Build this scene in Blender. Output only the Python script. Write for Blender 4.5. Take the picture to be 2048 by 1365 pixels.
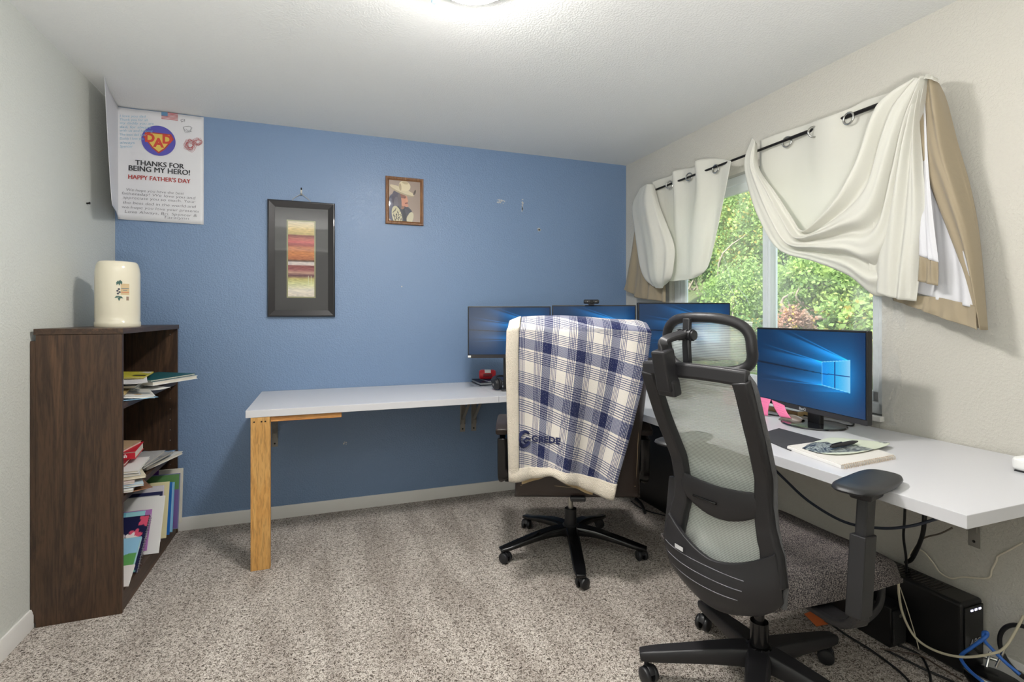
import bpy, math, random
import numpy as np
from mathutils import Vector, Matrix, Euler

for o in list(bpy.data.objects):
    bpy.data.objects.remove(o, do_unlink=True)
scene = bpy.context.scene
COL = scene.collection
R = math.radians
PI = math.pi

# ------------------------------------------------------------------ camera
CAM_H = 1.26
YAW = R(20)
FPX = 1020.0
cam_data = bpy.data.cameras.new('camera')
cam_data.sensor_width = 36
cam_data.lens = FPX / 2048 * 36
cam_data.shift_y = -(682.5 - 631) / 2048
cam_data.clip_start = 0.02
cam_data.clip_end = 200
cam = bpy.data.objects.new('camera', cam_data)
COL.objects.link(cam)
cam.location = (0, 0, CAM_H)
cam.rotation_euler = (R(90), 0, -YAW)
scene.camera = cam

# ------------------------------------------------------------------ view, world, sun, exposure
scene.view_settings.view_transform = 'Standard'
scene.view_settings.look = 'None'
scene.view_settings.gamma = 1
scene.view_settings.use_curve_mapping = False
scene.view_settings.exposure = 1.66
LAMP_POWER = 54.0
HALL_FILL = 60.0
FILL_UPLIGHT = 26.0
SKY = 0.88
SUN = 2.8

world = bpy.data.worlds.new('world')
scene.world = world
world.use_nodes = True
wn = world.node_tree.nodes
wn['Background'].inputs[0].default_value = (0.80, 0.90, 1.0, 1)
wn['Background'].inputs[1].default_value = SKY
sd = bpy.data.lights.new('sun', 'SUN')
sd.energy = SUN
sd.angle = R(1.5)
sd.color = (1.0, 0.96, 0.86)
sun = bpy.data.objects.new('sun', sd)
COL.objects.link(sun)
sun.rotation_euler = Vector((0.62, 0.30, -0.72)).to_track_quat('-Z', 'Y').to_euler()
sun.location = (-4, 0, 8)

# ------------------------------------------------------------------ room size
XL, XR, YB, YF, ZC = -1.12, 2.22, 3.47, -0.55, 2.44

# ------------------------------------------------------------------ colour and material helpers
def C(r, g, b):
    def f(v):
        v = v / 255.0
        return v / 12.92 if v <= 0.04045 else ((v + 0.055) / 1.055) ** 2.4
    return (f(r), f(g), f(b))

def C4(c):
    return (c[0], c[1], c[2], 1)

def new_mat(name):
    m = bpy.data.materials.new(name)
    m.use_nodes = True
    return m, m.node_tree.nodes, m.node_tree.links, m.node_tree.nodes['Principled BSDF']

_mats = {}
def mat(name, col, rough=0.5, metal=0.0, bump=0.0, bscale=200, var=0.0, vscale=20, coat=0.0,
        emit=0.0, spec=0.5, sheen=0.0, bdist=0.002, trans=0.0):
    if name in _mats:
        return _mats[name]
    m, n, l, b = new_mat(name)
    b.inputs['Base Color'].default_value = C4(col)
    b.inputs['Roughness'].default_value = rough
    b.inputs['Metallic'].default_value = metal
    b.inputs['Specular IOR Level'].default_value = spec
    b.inputs['Coat Weight'].default_value = coat
    b.inputs['Sheen Weight'].default_value = sheen
    b.inputs['Transmission Weight'].default_value = trans
    if emit:
        b.inputs['Emission Color'].default_value = C4(col)
        b.inputs['Emission Strength'].default_value = emit
    tc = n.new('ShaderNodeTexCoord')
    if var:
        t = n.new('ShaderNodeTexNoise'); t.inputs['Scale'].default_value = vscale
        t.inputs['Detail'].default_value = 4
        mx = n.new('ShaderNodeMix'); mx.data_type = 'RGBA'
        l.new(tc.outputs['Object'], t.inputs['Vector'])
        l.new(t.outputs['Fac'], mx.inputs['Factor'])
        mx.inputs['A'].default_value = C4([max(0, c * (1 - var)) for c in col])
        mx.inputs['B'].default_value = C4([min(1, c * (1 + var)) for c in col])
        l.new(mx.outputs['Result'], b.inputs['Base Color'])
    if bump:
        t = n.new('ShaderNodeTexNoise'); t.inputs['Scale'].default_value = bscale
        t.inputs['Detail'].default_value = 3
        bp = n.new('ShaderNodeBump'); bp.inputs['Strength'].default_value = bump
        bp.inputs['Distance'].default_value = bdist
        l.new(tc.outputs['Object'], t.inputs['Vector'])
        l.new(t.outputs['Fac'], bp.inputs['Height'])
        l.new(bp.outputs['Normal'], b.inputs['Normal'])
    _mats[name] = m
    return m

def ramp(n, stops, interp='LINEAR'):
    r = n.new('ShaderNodeValToRGB')
    r.color_ramp.interpolation = interp
    e = r.color_ramp.elements
    while len(e) > 1:
        e.remove(e[-1])
    e[0].position = stops[0][0]; e[0].color = C4(stops[0][1])
    for p, c in stops[1:]:
        k = e.new(p); k.color = C4(c)
    return r

def wall_mat(name, col, rough=0.55, bump=0.35, spec=0.4):
    m, n, l, b = new_mat(name)
    b.inputs['Base Color'].default_value = C4(col)
    b.inputs['Roughness'].default_value = rough
    b.inputs['Specular IOR Level'].default_value = spec
    tc = n.new('ShaderNodeTexCoord')
    t = n.new('ShaderNodeTexNoise'); t.inputs['Scale'].default_value = 120; t.inputs['Detail'].default_value = 2.5
    r = ramp(n, [(0.42, (0, 0, 0)), (0.62, (1, 1, 1))])
    bp = n.new('ShaderNodeBump'); bp.inputs['Strength'].default_value = bump; bp.inputs['Distance'].default_value = 0.003
    l.new(tc.outputs['Object'], t.inputs['Vector']); l.new(t.outputs['Fac'], r.inputs['Fac'])
    l.new(r.outputs['Color'], bp.inputs['Height']); l.new(bp.outputs['Normal'], b.inputs['Normal'])
    return m

def carpet_mat():
    m, n, l, b = new_mat('carpet pile')
    b.inputs['Roughness'].default_value = 0.95
    b.inputs['Specular IOR Level'].default_value = 0.1
    b.inputs['Sheen Weight'].default_value = 0.15
    tc = n.new('ShaderNodeTexCoord')
    t = n.new('ShaderNodeTexNoise'); t.inputs['Scale'].default_value = 125; t.inputs['Detail'].default_value = 2.0
    t.inputs['Distortion'].default_value = 1.6
    r = ramp(n, [(0.34, C(66, 57, 50)), (0.43, C(130, 119, 108)), (0.50, C(190, 180, 170)), (0.61, C(224, 217, 209))])
    l.new(tc.outputs['Object'], t.inputs['Vector']); l.new(t.outputs['Fac'], r.inputs['Fac'])
    # brushed patches where the nap lies a different way
    mp = n.new('ShaderNodeMapping'); mp.inputs['Rotation'].default_value = (0, 0, R(-12))
    mp.inputs['Scale'].default_value = (5.0, 1.1, 1)
    t2 = n.new('ShaderNodeTexNoise'); t2.inputs['Scale'].default_value = 1.3; t2.inputs['Detail'].default_value = 3
    l.new(tc.outputs['Object'], mp.inputs['Vector']); l.new(mp.outputs['Vector'], t2.inputs['Vector'])
    r2 = ramp(n, [(0.38, (0.74, 0.72, 0.71)), (0.60, (1, 1, 1))])
    l.new(t2.outputs['Fac'], r2.inputs['Fac'])
    mx = n.new('ShaderNodeMix'); mx.data_type = 'RGBA'; mx.blend_type = 'MULTIPLY'; mx.inputs['Factor'].default_value = 1
    l.new(r.outputs['Color'], mx.inputs['A']); l.new(r2.outputs['Color'], mx.inputs['B'])
    l.new(mx.outputs['Result'], b.inputs['Base Color'])
    bp = n.new('ShaderNodeBump'); bp.inputs['Strength'].default_value = 0.9; bp.inputs['Distance'].default_value = 0.006
    l.new(t.outputs['Fac'], bp.inputs['Height']); l.new(bp.outputs['Normal'], b.inputs['Normal'])
    return m

def wood_mat(name, dark, light, axis='z', scale=1.0, rough=0.4, bump=0.1):
    m, n, l, b = new_mat(name)
    b.inputs['Roughness'].default_value = rough
    tc = n.new('ShaderNodeTexCoord')
    mp = n.new('ShaderNodeMapping')
    s = {'z': (9, 9, 0.75), 'y': (9, 0.75, 9), 'x': (0.75, 9, 9)}[axis]
    mp.inputs['Scale'].default_value = [v * scale for v in s]
    t = n.new('ShaderNodeTexNoise'); t.inputs['Scale'].default_value = 1.6
    t.inputs['Detail'].default_value = 6; t.inputs['Distortion'].default_value = 0.9
    t.inputs['Roughness'].default_value = 0.62
    l.new(tc.outputs['Object'], mp.inputs['Vector']); l.new(mp.outputs['Vector'], t.inputs['Vector'])
    mid = [(a + c) / 2 for a, c in zip(dark, light)]
    r = ramp(n, [(0.30, dark), (0.46, mid), (0.54, [d * 1.15 for d in dark]), (0.66, light), (0.78, mid)])
    l.new(t.outputs['Fac'], r.inputs['Fac'])
    # fine pores
    mp2 = n.new('ShaderNodeMapping'); mp2.inputs['Scale'].default_value = [v * scale * 12 for v in s]
    t2 = n.new('ShaderNodeTexNoise'); t2.inputs['Scale'].default_value = 2.0; t2.inputs['Detail'].default_value = 2
    l.new(tc.outputs['Object'], mp2.inputs['Vector']); l.new(mp2.outputs['Vector'], t2.inputs['Vector'])
    r2 = ramp(n, [(0.38, (0.72, 0.72, 0.72)), (0.5, (1, 1, 1))])
    l.new(t2.outputs['Fac'], r2.inputs['Fac'])
    mx = n.new('ShaderNodeMix'); mx.data_type = 'RGBA'; mx.blend_type = 'MULTIPLY'; mx.inputs['Factor'].default_value = 1
    l.new(r.outputs['Color'], mx.inputs['A']); l.new(r2.outputs['Color'], mx.inputs['B'])
    l.new(mx.outputs['Result'], b.inputs['Base Color'])
    return m

def attr_mat(name, rough=0.5, emit=0.0, spec=0.5, coat=0.0, bump=0.0, bscale=300):
    """colours come from the printed picture stored on the mesh"""
    if name in _mats:
        return _mats[name]
    m, n, l, b = new_mat(name)
    a = n.new('ShaderNodeVertexColor'); a.layer_name = 'print'
    b.inputs['Roughness'].default_value = rough
    b.inputs['Specular IOR Level'].default_value = spec
    b.inputs['Coat Weight'].default_value = coat
    if emit:
        b.inputs['Base Color'].default_value = (0.01, 0.01, 0.012, 1)
        l.new(a.outputs['Color'], b.inputs['Emission Color'])
        b.inputs['Emission Strength'].default_value = emit
    else:
        l.new(a.outputs['Color'], b.inputs['Base Color'])
    if bump:
        tc = n.new('ShaderNodeTexCoord')
        t = n.new('ShaderNodeTexNoise'); t.inputs['Scale'].default_value = bscale
        bp = n.new('ShaderNodeBump'); bp.inputs['Strength'].default_value = bump; bp.inputs['Distance'].default_value = 0.002
        l.new(tc.outputs['Object'], t.inputs['Vector']); l.new(t.outputs['Fac'], bp.inputs['Height'])
        l.new(bp.outputs['Normal'], b.inputs['Normal'])
    _mats[name] = m
    return m

def cloth_mat(name, col, through=0.35, weave=900):
    if name in _mats:
        return _mats[name]
    m, n, l, b = new_mat(name)
    b.inputs['Base Color'].default_value = C4(col)
    b.inputs['Roughness'].default_value = 0.85
    b.inputs['Specular IOR Level'].default_value = 0.15
    b.inputs['Sheen Weight'].default_value = 0.2
    tr = n.new('ShaderNodeBsdfTranslucent'); tr.inputs[0].default_value = C4(col)
    mx = n.new('ShaderNodeMixShader'); mx.inputs[0].default_value = through
    out = n['Material Output']
    l.new(b.outputs[0], mx.inputs[1]); l.new(tr.outputs[0], mx.inputs[2]); l.new(mx.outputs[0], out.inputs[0])
    tc = n.new('ShaderNodeTexCoord')
    t = n.new('ShaderNodeTexNoise'); t.inputs['Scale'].default_value = 14; t.inputs['Detail'].default_value = 5
    bp = n.new('ShaderNodeBump'); bp.inputs['Strength'].default_value = 0.35; bp.inputs['Distance'].default_value = 0.01
    l.new(tc.outputs['Object'], t.inputs['Vector']); l.new(t.outputs['Fac'], bp.inputs['Height'])
    l.new(bp.outputs['Normal'], b.inputs['Normal'])
    _mats[name] = m
    return m

# ------------------------------------------------------------------ measuring helpers (a camera pixel onto a real plane)
def ray(px, py):
    a = (px - 1024.0) / FPX; v = (631.0 - py) / FPX
    return (math.sin(YAW) + a * math.cos(YAW), math.cos(YAW) - a * math.sin(YAW), v)
def onX(c, px, py):
    d = ray(px, py); t = c / d[0]; return Vector((c, d[1] * t, CAM_H + d[2] * t))
def onY(c, px, py):
    d = ray(px, py); t = c / d[1]; return Vector((d[0] * t, c, CAM_H + d[2] * t))
def onZ(c, px, py):
    d = ray(px, py); t = (c - CAM_H) / d[2]; return Vector((d[0] * t, d[1] * t, c))

# ------------------------------------------------------------------ mesh builder
def catmull(pts, n):
    pts = [Vector(p) for p in pts]
    if len(pts) < 3:
        return [pts[0].lerp(pts[-1], i / n) for i in range(n + 1)]
    P = [pts[0] * 2 - pts[1]] + pts + [pts[-1] * 2 - pts[-2]]
    out = []
    segs = len(pts) - 1
    for i in range(n + 1):
        s = i / n * segs
        k = min(int(s), segs - 1); t = s - k
        p0, p1, p2, p3 = P[k], P[k + 1], P[k + 2], P[k + 3]
        out.append(0.5 * ((2 * p1) + (p2 - p0) * t + (2 * p0 - 5 * p1 + 4 * p2 - p3) * t * t + (3 * p1 - p0 - 3 * p2 + p3) * t ** 3))
    return out

class MB:
    def __init__(self):
        self.v = []; self.f = []; self.uv = None; self.col = None
    def add(self, vs, fs):
        o = len(self.v)
        self.v += [tuple(v) for v in vs]
        self.f += [tuple(i + o for i in f) for f in fs]
        return self
    def box(self, c, s, rot=None, taper=1.0):
        M = (rot if isinstance(rot, Matrix) else Euler(rot).to_matrix()) if rot is not None else Matrix.Identity(3)
        c = Vector(c); vs = []
        for z in (-1, 1):
            for x, y in ((-1, -1), (1, -1), (1, 1), (-1, 1)):
                k = taper if z > 0 else 1
                vs.append(c + M @ Vector((x * s[0] / 2 * k, y * s[1] / 2 * k, z * s[2] / 2)))
        return self.add(vs, [(0, 3, 2, 1), (4, 5, 6, 7), (0, 1, 5, 4), (1, 2, 6, 5), (2, 3, 7, 6), (3, 0, 4, 7)])
    def b2(self, x0, x1, y0, y1, z0, z1):
        return self.box(((x0 + x1) / 2, (y0 + y1) / 2, (z0 + z1) / 2), (abs(x1 - x0), abs(y1 - y0), abs(z1 - z0)))
    def cyl(self, p0, p1, r0, r1=None, n=20):
        return self.tube([p0, p1], [r0, r0 if r1 is None else r1], n)
    def tube(self, pts, r, n=10, flat=1.0, up=None, closed=False, cap=True):
        pts = [Vector(p) for p in pts]; k = len(pts)
        rs = r if isinstance(r, (list, tuple)) else [r] * k
        rings = []; ref = Vector(up) if up is not None else None
        for i, p in enumerate(pts):
            if closed:
                d = pts[(i + 1) % k] - pts[i - 1]
            else:
                d = pts[min(i + 1, k - 1)] - pts[max(i - 1, 0)]
            d = d.normalized() if d.length > 1e-9 else Vector((0, 0, 1))
            if ref is None:
                ref = Vector((0, 0, 1)) if abs(d.z) < 0.9 else Vector((1, 0, 0))
            a = (ref - d * ref.dot(d))
            if a.length < 1e-6:
                a = d.orthogonal()
            a.normalize(); b = d.cross(a)
            if up is None:
                ref = a
            rings.append([p + (a * math.cos(2 * PI * j / n) + b * math.sin(2 * PI * j / n) * flat) * rs[i] for j in range(n)])
        vs = [q for rg in rings for q in rg]; fs = []
        m = k if closed else k - 1
        for i in range(m):
            for j in range(n):
                a0 = i * n + j; a1 = i * n + (j + 1) % n; b0 = ((i + 1) % k) * n + j; b1 = ((i + 1) % k) * n + (j + 1) % n
                fs.append((a0, a1, b1, b0))
        if not closed and cap:
            fs.append(tuple(reversed(range(n)))); fs.append(tuple(range((k - 1) * n, k * n)))
        return self.add(vs, fs)
    def ribbon(self, pts, hw, th, up):
        """bar with a rounded-rectangular section along pts: hw half width across, th half thickness along up; may be lists"""
        pts = [Vector(p) for p in pts]; k = len(pts)
        hws = hw if isinstance(hw, (list, tuple)) else [hw] * k
        ths = th if isinstance(th, (list, tuple)) else [th] * k
        sec = [(-1, -.55), (-.8, -1), (.8, -1), (1, -.55), (1, .55), (.8, 1), (-.8, 1), (-1, .55)]
        vs = []
        for i, p in enumerate(pts):
            d = (pts[min(i + 1, k - 1)] - pts[max(i - 1, 0)]).normalized()
            u = Vector(up[i]) if isinstance(up, list) else Vector(up)
            u = (u - d * u.dot(d)).normalized(); s = d.cross(u)
            vs += [p + s * a * hws[i] + u * b * ths[i] for a, b in sec]
        fs = []
        for i in range(k - 1):
            for j in range(8):
                fs.append((i * 8 + j, i * 8 + (j + 1) % 8, (i + 1) * 8 + (j + 1) % 8, (i + 1) * 8 + j))
        fs.append(tuple(reversed(range(8)))); fs.append(tuple(range((k - 1) * 8, k * 8)))
        return self.add(vs, fs)
    def grid(self, P, uv=False):
        nu, nv = len(P), len(P[0])
        o = len(self.v)
        self.v += [tuple(p) for row in P for p in row]
        for i in range(nu - 1):
            for j in range(nv - 1):
                self.f.append((o + i * nv + j, o + (i + 1) * nv + j, o + (i + 1) * nv + j + 1, o + i * nv + j + 1))
        return self
    def prism(self, outline, h, M=None):
        """2-D outline extruded 0..h along local z, moved by the 4x4 matrix M"""
        M = M or Matrix.Identity(4); n = len(outline)
        vs = [M @ Vector((x, y, 0)) for x, y in outline] + [M @ Vector((x, y, h)) for x, y in outline]
        return self.add(vs, [tuple(reversed(range(n))), tuple(range(n, 2 * n))] + [(i, (i + 1) % n, n + (i + 1) % n, n + i) for i in range(n)])
    def lathe(self, prof, c=(0, 0, 0), n=40, M=None):
        c = Vector(c); vs = []; k = len(prof)
        M = M or Matrix.Identity(3)
        for r, z in prof:
            for j in range(n):
                vs.append(c + M @ Vector((r * math.cos(2 * PI * j / n), r * math.sin(2 * PI * j / n), z)))
        fs = [(i * n + j, i * n + (j + 1) % n, (i + 1) * n + (j + 1) % n, (i + 1) * n + j) for i in range(k - 1) for j in range(n)]
        if prof[0][0] > 1e-5: fs.append(tuple(reversed(range(n))))
        if prof[-1][0] > 1e-5: fs.append(tuple(range((k - 1) * n, k * n)))
        return self.add(vs, fs)
    def mesh(self, name):
        me = bpy.data.meshes.new(name)
        me.from_pydata(self.v, [], self.f)
        me.validate(); me.update()
        return me
    def build(self, name, m, parent=None, local=False, smooth=35, bevel=0.0, seg=2, solid=0.0, subsurf=0, label=None):
        me = self.mesh(name)
        o = bpy.data.objects.new(name, me); COL.objects.link(o)
        me.materials.append(m)
        if smooth:
            me.shade_smooth()
            me.set_sharp_from_angle(angle=R(smooth))
        if self.uv is not None:
            lay = me.uv_layers.new(name='UVMap')
            idx = np.empty(len(me.loops), dtype=np.int32); me.loops.foreach_get('vertex_index', idx)
            lay.data.foreach_set('uv', np.asarray(self.uv, dtype=np.float32)[idx].ravel())
        if self.col is not None:
            ca = me.color_attributes.new('print', 'FLOAT_COLOR', 'POINT')
            c = np.ones((len(self.col), 4), dtype=np.float32); c[:, :3] = self.col
            ca.data.foreach_set('color', c.ravel())
        if parent is not None:
            o.parent = parent
            if not local:
                o.matrix_parent_inverse = (Matrix.Translation(parent.location) @ parent.rotation_euler.to_matrix().to_4x4()).inverted() if parent.type == 'EMPTY' else Matrix.Identity(4)
                if parent.type != 'EMPTY':
                    o.matrix_parent_inverse = world_of(parent).inverted()
        if solid:
            s = o.modifiers.new('thickness', 'SOLIDIFY'); s.thickness = solid; s.offset = 0
        if subsurf:
            s = o.modifiers.new('round', 'SUBSURF'); s.levels = subsurf; s.render_levels = subsurf
        if bevel:
            b = o.modifiers.new('bevel', 'BEVEL'); b.width = bevel; b.segments = seg; b.limit_method = 'ANGLE'; b.angle_limit = R(40)
            b.harden_normals = False
        if label: o['label'] = label
        return o

def world_of(o):
    M = Matrix.Translation(o.location) @ o.rotation_euler.to_matrix().to_4x4()
    if o.parent is not None:
        M = world_of(o.parent) @ o.matrix_parent_inverse @ M
    return M

def thing(name, label, cat, loc=(0, 0, 0), rz=0.0, group=None):
    o = bpy.data.objects.new(name, None); COL.objects.link(o)
    o.empty_display_size = 0.05
    o.location = loc; o.rotation_euler = (0, 0, rz)
    o['label'] = label; o['category'] = cat
    if group: o['group'] = group
    return o

def tag(o, label, cat, group=None, kind=None):
    o['label'] = label; o['category'] = cat
    if group: o['group'] = group
    if kind: o['kind'] = kind
    return o

def struct(o):
    o['kind'] = 'structure'
    return o

def text_mesh(s, size, font_offset=0.0, shear=0.0, align='CENTER', spacing=1.0, extrude=0.0):
    cu = bpy.data.curves.new('txt', 'FONT'); cu.body = s; cu.size = size; cu.offset = font_offset
    cu.shear = shear; cu.align_x = align; cu.space_character = spacing; cu.extrude = extrude
    cu.resolution_u = 3
    ob = bpy.data.objects.new('txt', cu); COL.objects.link(ob)
    dg = bpy.context.evaluated_depsgraph_get()
    me = bpy.data.meshes.new_from_object(ob.evaluated_get(dg))
    vs = [v.co.copy() for v in me.vertices]; fs = [tuple(p.vertices) for p in me.polygons]
    bpy.data.objects.remove(ob, do_unlink=True); bpy.data.curves.remove(cu); bpy.data.meshes.remove(me)
    return vs, fs

def add_text(mb, s, size, M, **k):
    vs, fs = text_mesh(s, size, **k)
    mb.add([M @ v for v in vs], fs)
    return mb

def frame_mat4(origin, xaxis, yaxis):
    x = Vector(xaxis).normalized(); y = Vector(yaxis); y = (y - x * y.dot(x)).normalized(); z = x.cross(y)
    M = Matrix((x, y, z)).transposed().to_4x4(); M.translation = Vector(origin)
    return M

def picture(mb_name, M, w, h, fn, nu, nv, m, parent=None, local=False, label=None, bend=None):
    """flat printed sheet in the local xy of M, centred, coloured by fn(u,v) arrays (u right, v up)"""
    us = np.linspace(0, 1, nu); vs = np.linspace(0, 1, nv)
    U, V = np.meshgrid(us, vs, indexing='ij')
    col = fn(U, V).reshape(-1, 3)
    mb = MB()
    X = (U - .5) * w; Y = (V - .5) * h
    Zb = bend(U, V) if bend is not None else np.zeros_like(U)
    A = np.array(M)
    P = np.stack([X, Y, Zb, np.ones_like(X)], -1) @ A.T
    mb.v = [tuple(p) for p in P.reshape(-1, 4)[:, :3].tolist()]
    idx = np.arange(nu * nv).reshape(nu, nv)
    q = np.stack([idx[:-1, :-1], idx[1:, :-1], idx[1:, 1:], idx[:-1, 1:]], -1).reshape(-1, 4)
    mb.f = [tuple(t) for t in q.tolist()]
    mb.col = col
    return mb.build(mb_name, m, parent, local=local, smooth=0 if bend is None else 40, label=label)

# common materials
BLACK = mat('black plastic', C(30, 30, 33), 0.42, bump=0.1, bscale=900, bdist=0.0005)
GLOSSBLACK = mat('gloss black plastic', C(16, 16, 18), 0.18)
DARKMETAL = mat('dark metal rod', C(42, 40, 40), 0.35, 0.7)
STEEL = mat('brushed steel', C(175, 172, 165), 0.32, 0.9, var=0.08)
BRACKET = mat('painted grey bracket', C(150, 147, 140), 0.45, 0.35)
WHITEP = mat('white plastic', C(232, 232, 230), 0.4)
PAPER = mat('white paper', C(232, 231, 226), 0.8, var=0.02)
PAGES = mat('paper page edges', C(224, 218, 204), 0.85, bump=0.6, bscale=700, bdist=0.001)
CABLEB = mat('black cable rubber', C(24, 24, 26), 0.5)

# ================================================================== ROOM
CARPET = carpet_mat()
LEFTW = wall_mat('greige wall paint', C(212, 214, 208))
RIGHTW = wall_mat('warm greige wall paint', C(201, 198, 189))
BLUEW = wall_mat('blue wall paint', C(118, 143, 177), rough=0.36, bump=0.34, spec=0.6)
CEILM = wall_mat('ceiling paint', C(236, 237, 235), rough=0.8, bump=0.3, spec=0.2)
TRIMM = mat('white trim paint', C(226, 224, 220), 0.45)
T = 0.12

fl = MB().b2(XL - T, XR + T, YF - T, YB + T, -0.12, 0.0).build('floor', CARPET, smooth=0); struct(fl)
ce = MB().b2(XL - T, XR + T, YF - T, YB + T, ZC, ZC + 0.12).build('ceiling', CEILM, smooth=0); struct(ce)
wl = MB().b2(XL - T, XL, YF - T, YB + T, 0, ZC).build('wall_left', LEFTW, smooth=0); struct(wl)
wb = MB().b2(XL, XR, YB, YB + T, 0, ZC).build('wall_back', BLUEW, smooth=0); struct(wb)
# unseen wall behind the camera; its opening and hall are added for fill light
m = MB(); m.b2(XL, -.85, YF - T, YF, 0, ZC); m.b2(1.95, XR, YF - T, YF, 0, ZC); m.b2(-.85, 1.95, YF - T, YF, 2.15, ZC)
wf = m.build('wall_front', LEFTW, smooth=0); struct(wf)
HY = -2.6
m = MB(); m.b2(XL - T, XR + T, HY - T, HY, 0, ZC); m.b2(XL - T, XL, HY, YF - T, 0, ZC); m.b2(XR, XR + T, HY, YF - T, 0, ZC)
struct(m.build('wall_fill_hall', LEFTW, smooth=0))
struct(MB().b2(XL - T, XR + T, HY - T, YF - T, -.12, 0).build('floor_fill_hall', CARPET, smooth=0))
struct(MB().b2(XL - T, XR + T, HY - T, YF - T, ZC, ZC + .12).build('ceiling_fill_hall', CEILM, smooth=0))
WY0, WY1, WZ0, WZ1 = 1.50, 2.93, 0.83, 2.075
m = MB()
m.b2(XR, XR + T, YF - T, WY0, 0, ZC); m.b2(XR, XR + T, WY1, YB + T, 0, ZC)
m.b2(XR, XR + T, WY0, WY1, 0, WZ0); m.b2(XR, XR + T, WY0, WY1, WZ1, ZC)
wr = m.build('wall_right', RIGHTW, smooth=0); struct(wr)

def baseboard(name, p0, p1, nrm):
    """moulded board 7.5 cm high from p0 to p1, standing off the wall along nrm"""
    prof = [(0, 0), (0.013, 0), (0.013, 0.052), (0.010, 0.060), (0.010, 0.064), (0.006, 0.075), (0, 0.075)]
    p0 = Vector(p0); p1 = Vector(p1); nv = Vector(nrm)
    m = MB(); vs = [p + nv * a + Vector((0, 0, z)) for p in (p0, p1) for a, z in prof]
    k = len(prof)
    m.add(vs, [tuple(range(k)), tuple(reversed(range(k, 2 * k)))] + [(i, k + i, k + (i + 1) % k, (i + 1) % k) for i in range(k)])
    return struct(m.build(name, TRIMM, smooth=30))
baseboard('baseboard_left', (XL, YF, 0), (XL, YB, 0), (1, 0, 0))
baseboard('baseboard_back', (XL + .013, YB, 0), (XR - .013, YB, 0), (0, -1, 0))
baseboard('baseboard_right', (XR, YF, 0), (XR, YB, 0), (-1, 0, 0))

# marks on the blue wall where paint has come off: part of the wall
MARK = mat('bare plaster', C(205, 204, 200), 0.9, bump=0.5, bscale=300)
rnd = random.Random(5)
def wall_mark(cx, cz, w, h, n, rr, name='paint_chip'):
    m = MB()
    for i in range(n):
        x = cx + (rnd.random() - .5) * w; z = cz + (rnd.random() - .5) * h
        r = rr * (0.5 + rnd.random())
        k = 7
        pts = [(x + r * (0.6 + .5 * rnd.random()) * math.cos(2 * PI * j / k), z + r * (0.6 + .5 * rnd.random()) * math.sin(2 * PI * j / k)) for j in range(k)]
        m.prism(pts, 0.0009, Matrix(((1, 0, 0, 0), (0, 0, 1, YB - 0.0009), (0, 1, 0, 0), (0, 0, 0, 1))))
    return m.build(name, MARK, wb, smooth=0)
p = onY(YB, 1002, 403); wall_mark(p.x, p.z, 0.062, 0.026, 34, 0.004)
p = onY(YB, 1045, 411); wall_mark(p.x, p.z, 0.009, 0.088, 26, 0.0042)
p = onY(YB, 1078, 459); wall_mark(p.x, p.z, 0.020, 0.020, 10, 0.006)
p = onY(YB, 803, 574); wall_mark(p.x, p.z, 0.006, 0.012, 4, 0.004)
p = onY(YB, 690, 887); wall_mark(p.x, p.z, 0.020, 0.020, 9, 0.004)
nail = MB().cyl(onX(XL + .0, 173, 407), onX(XL, 173, 407) + Vector((.012, 0, 0.002)), 0.004, 0.003, 10)
nail.cyl(onX(XL, 173, 407) + Vector((.011, 0, 0.002)), onX(XL, 173, 407) + Vector((.014, 0, .002)), 0.0065, 0.0065, 12)
tag(nail.build('nail', mat('dark nail steel', C(40, 38, 38), 0.4, 0.8)), 'small dark nail sticking out of the bare left wall below the poster corner', 'nail')

# ------------------------------------------------------------------ window
VINYL = mat('white window vinyl', C(226, 232, 234), 0.35)
m, n_, l_, b_ = new_mat('window glass')
for x in list(n_):
    if x.type == 'BSDF_PRINCIPLED': n_.remove(x)
tr = n_.new('ShaderNodeBsdfTransparent'); gl = n_.new('ShaderNodeBsdfGlossy'); gl.inputs['Roughness'].default_value = 0.02
fr = n_.new('ShaderNodeFresnel'); fr.inputs['IOR'].default_value = 1.25
mx = n_.new('ShaderNodeMixShader'); tr.inputs[0].default_value = (0.96, 0.98, 0.97, 1)
l_.new(fr.outputs[0], mx.inputs[0]); l_.new(tr.outputs[0], mx.inputs[1]); l_.new(gl.outputs[0], mx.inputs[2])
l_.new(mx.outputs[0], n_['Material Output'].inputs[0]); GLASS = m
fm = MB()
def fbar(y0, y1, z0, z1, x0=2.262, x1=2.335): fm.b2(x0, x1, y0, y1, z0, z1)
win = bpy.data.objects.new('window_1', None); COL.objects.link(win); win.location = (2.30, (WY0 + WY1) / 2, WZ0); struct(win)
fbar(WY0, WY0 + .045, WZ0, WZ1); fbar(WY1 - .045, WY1, WZ0, WZ1); fbar(WY0, WY1, WZ0, WZ0 + .045); fbar(WY0, WY1, WZ1 - .05, WZ1)
fm.build('window_frame', VINYL, win, smooth=0, bevel=.004)
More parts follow.
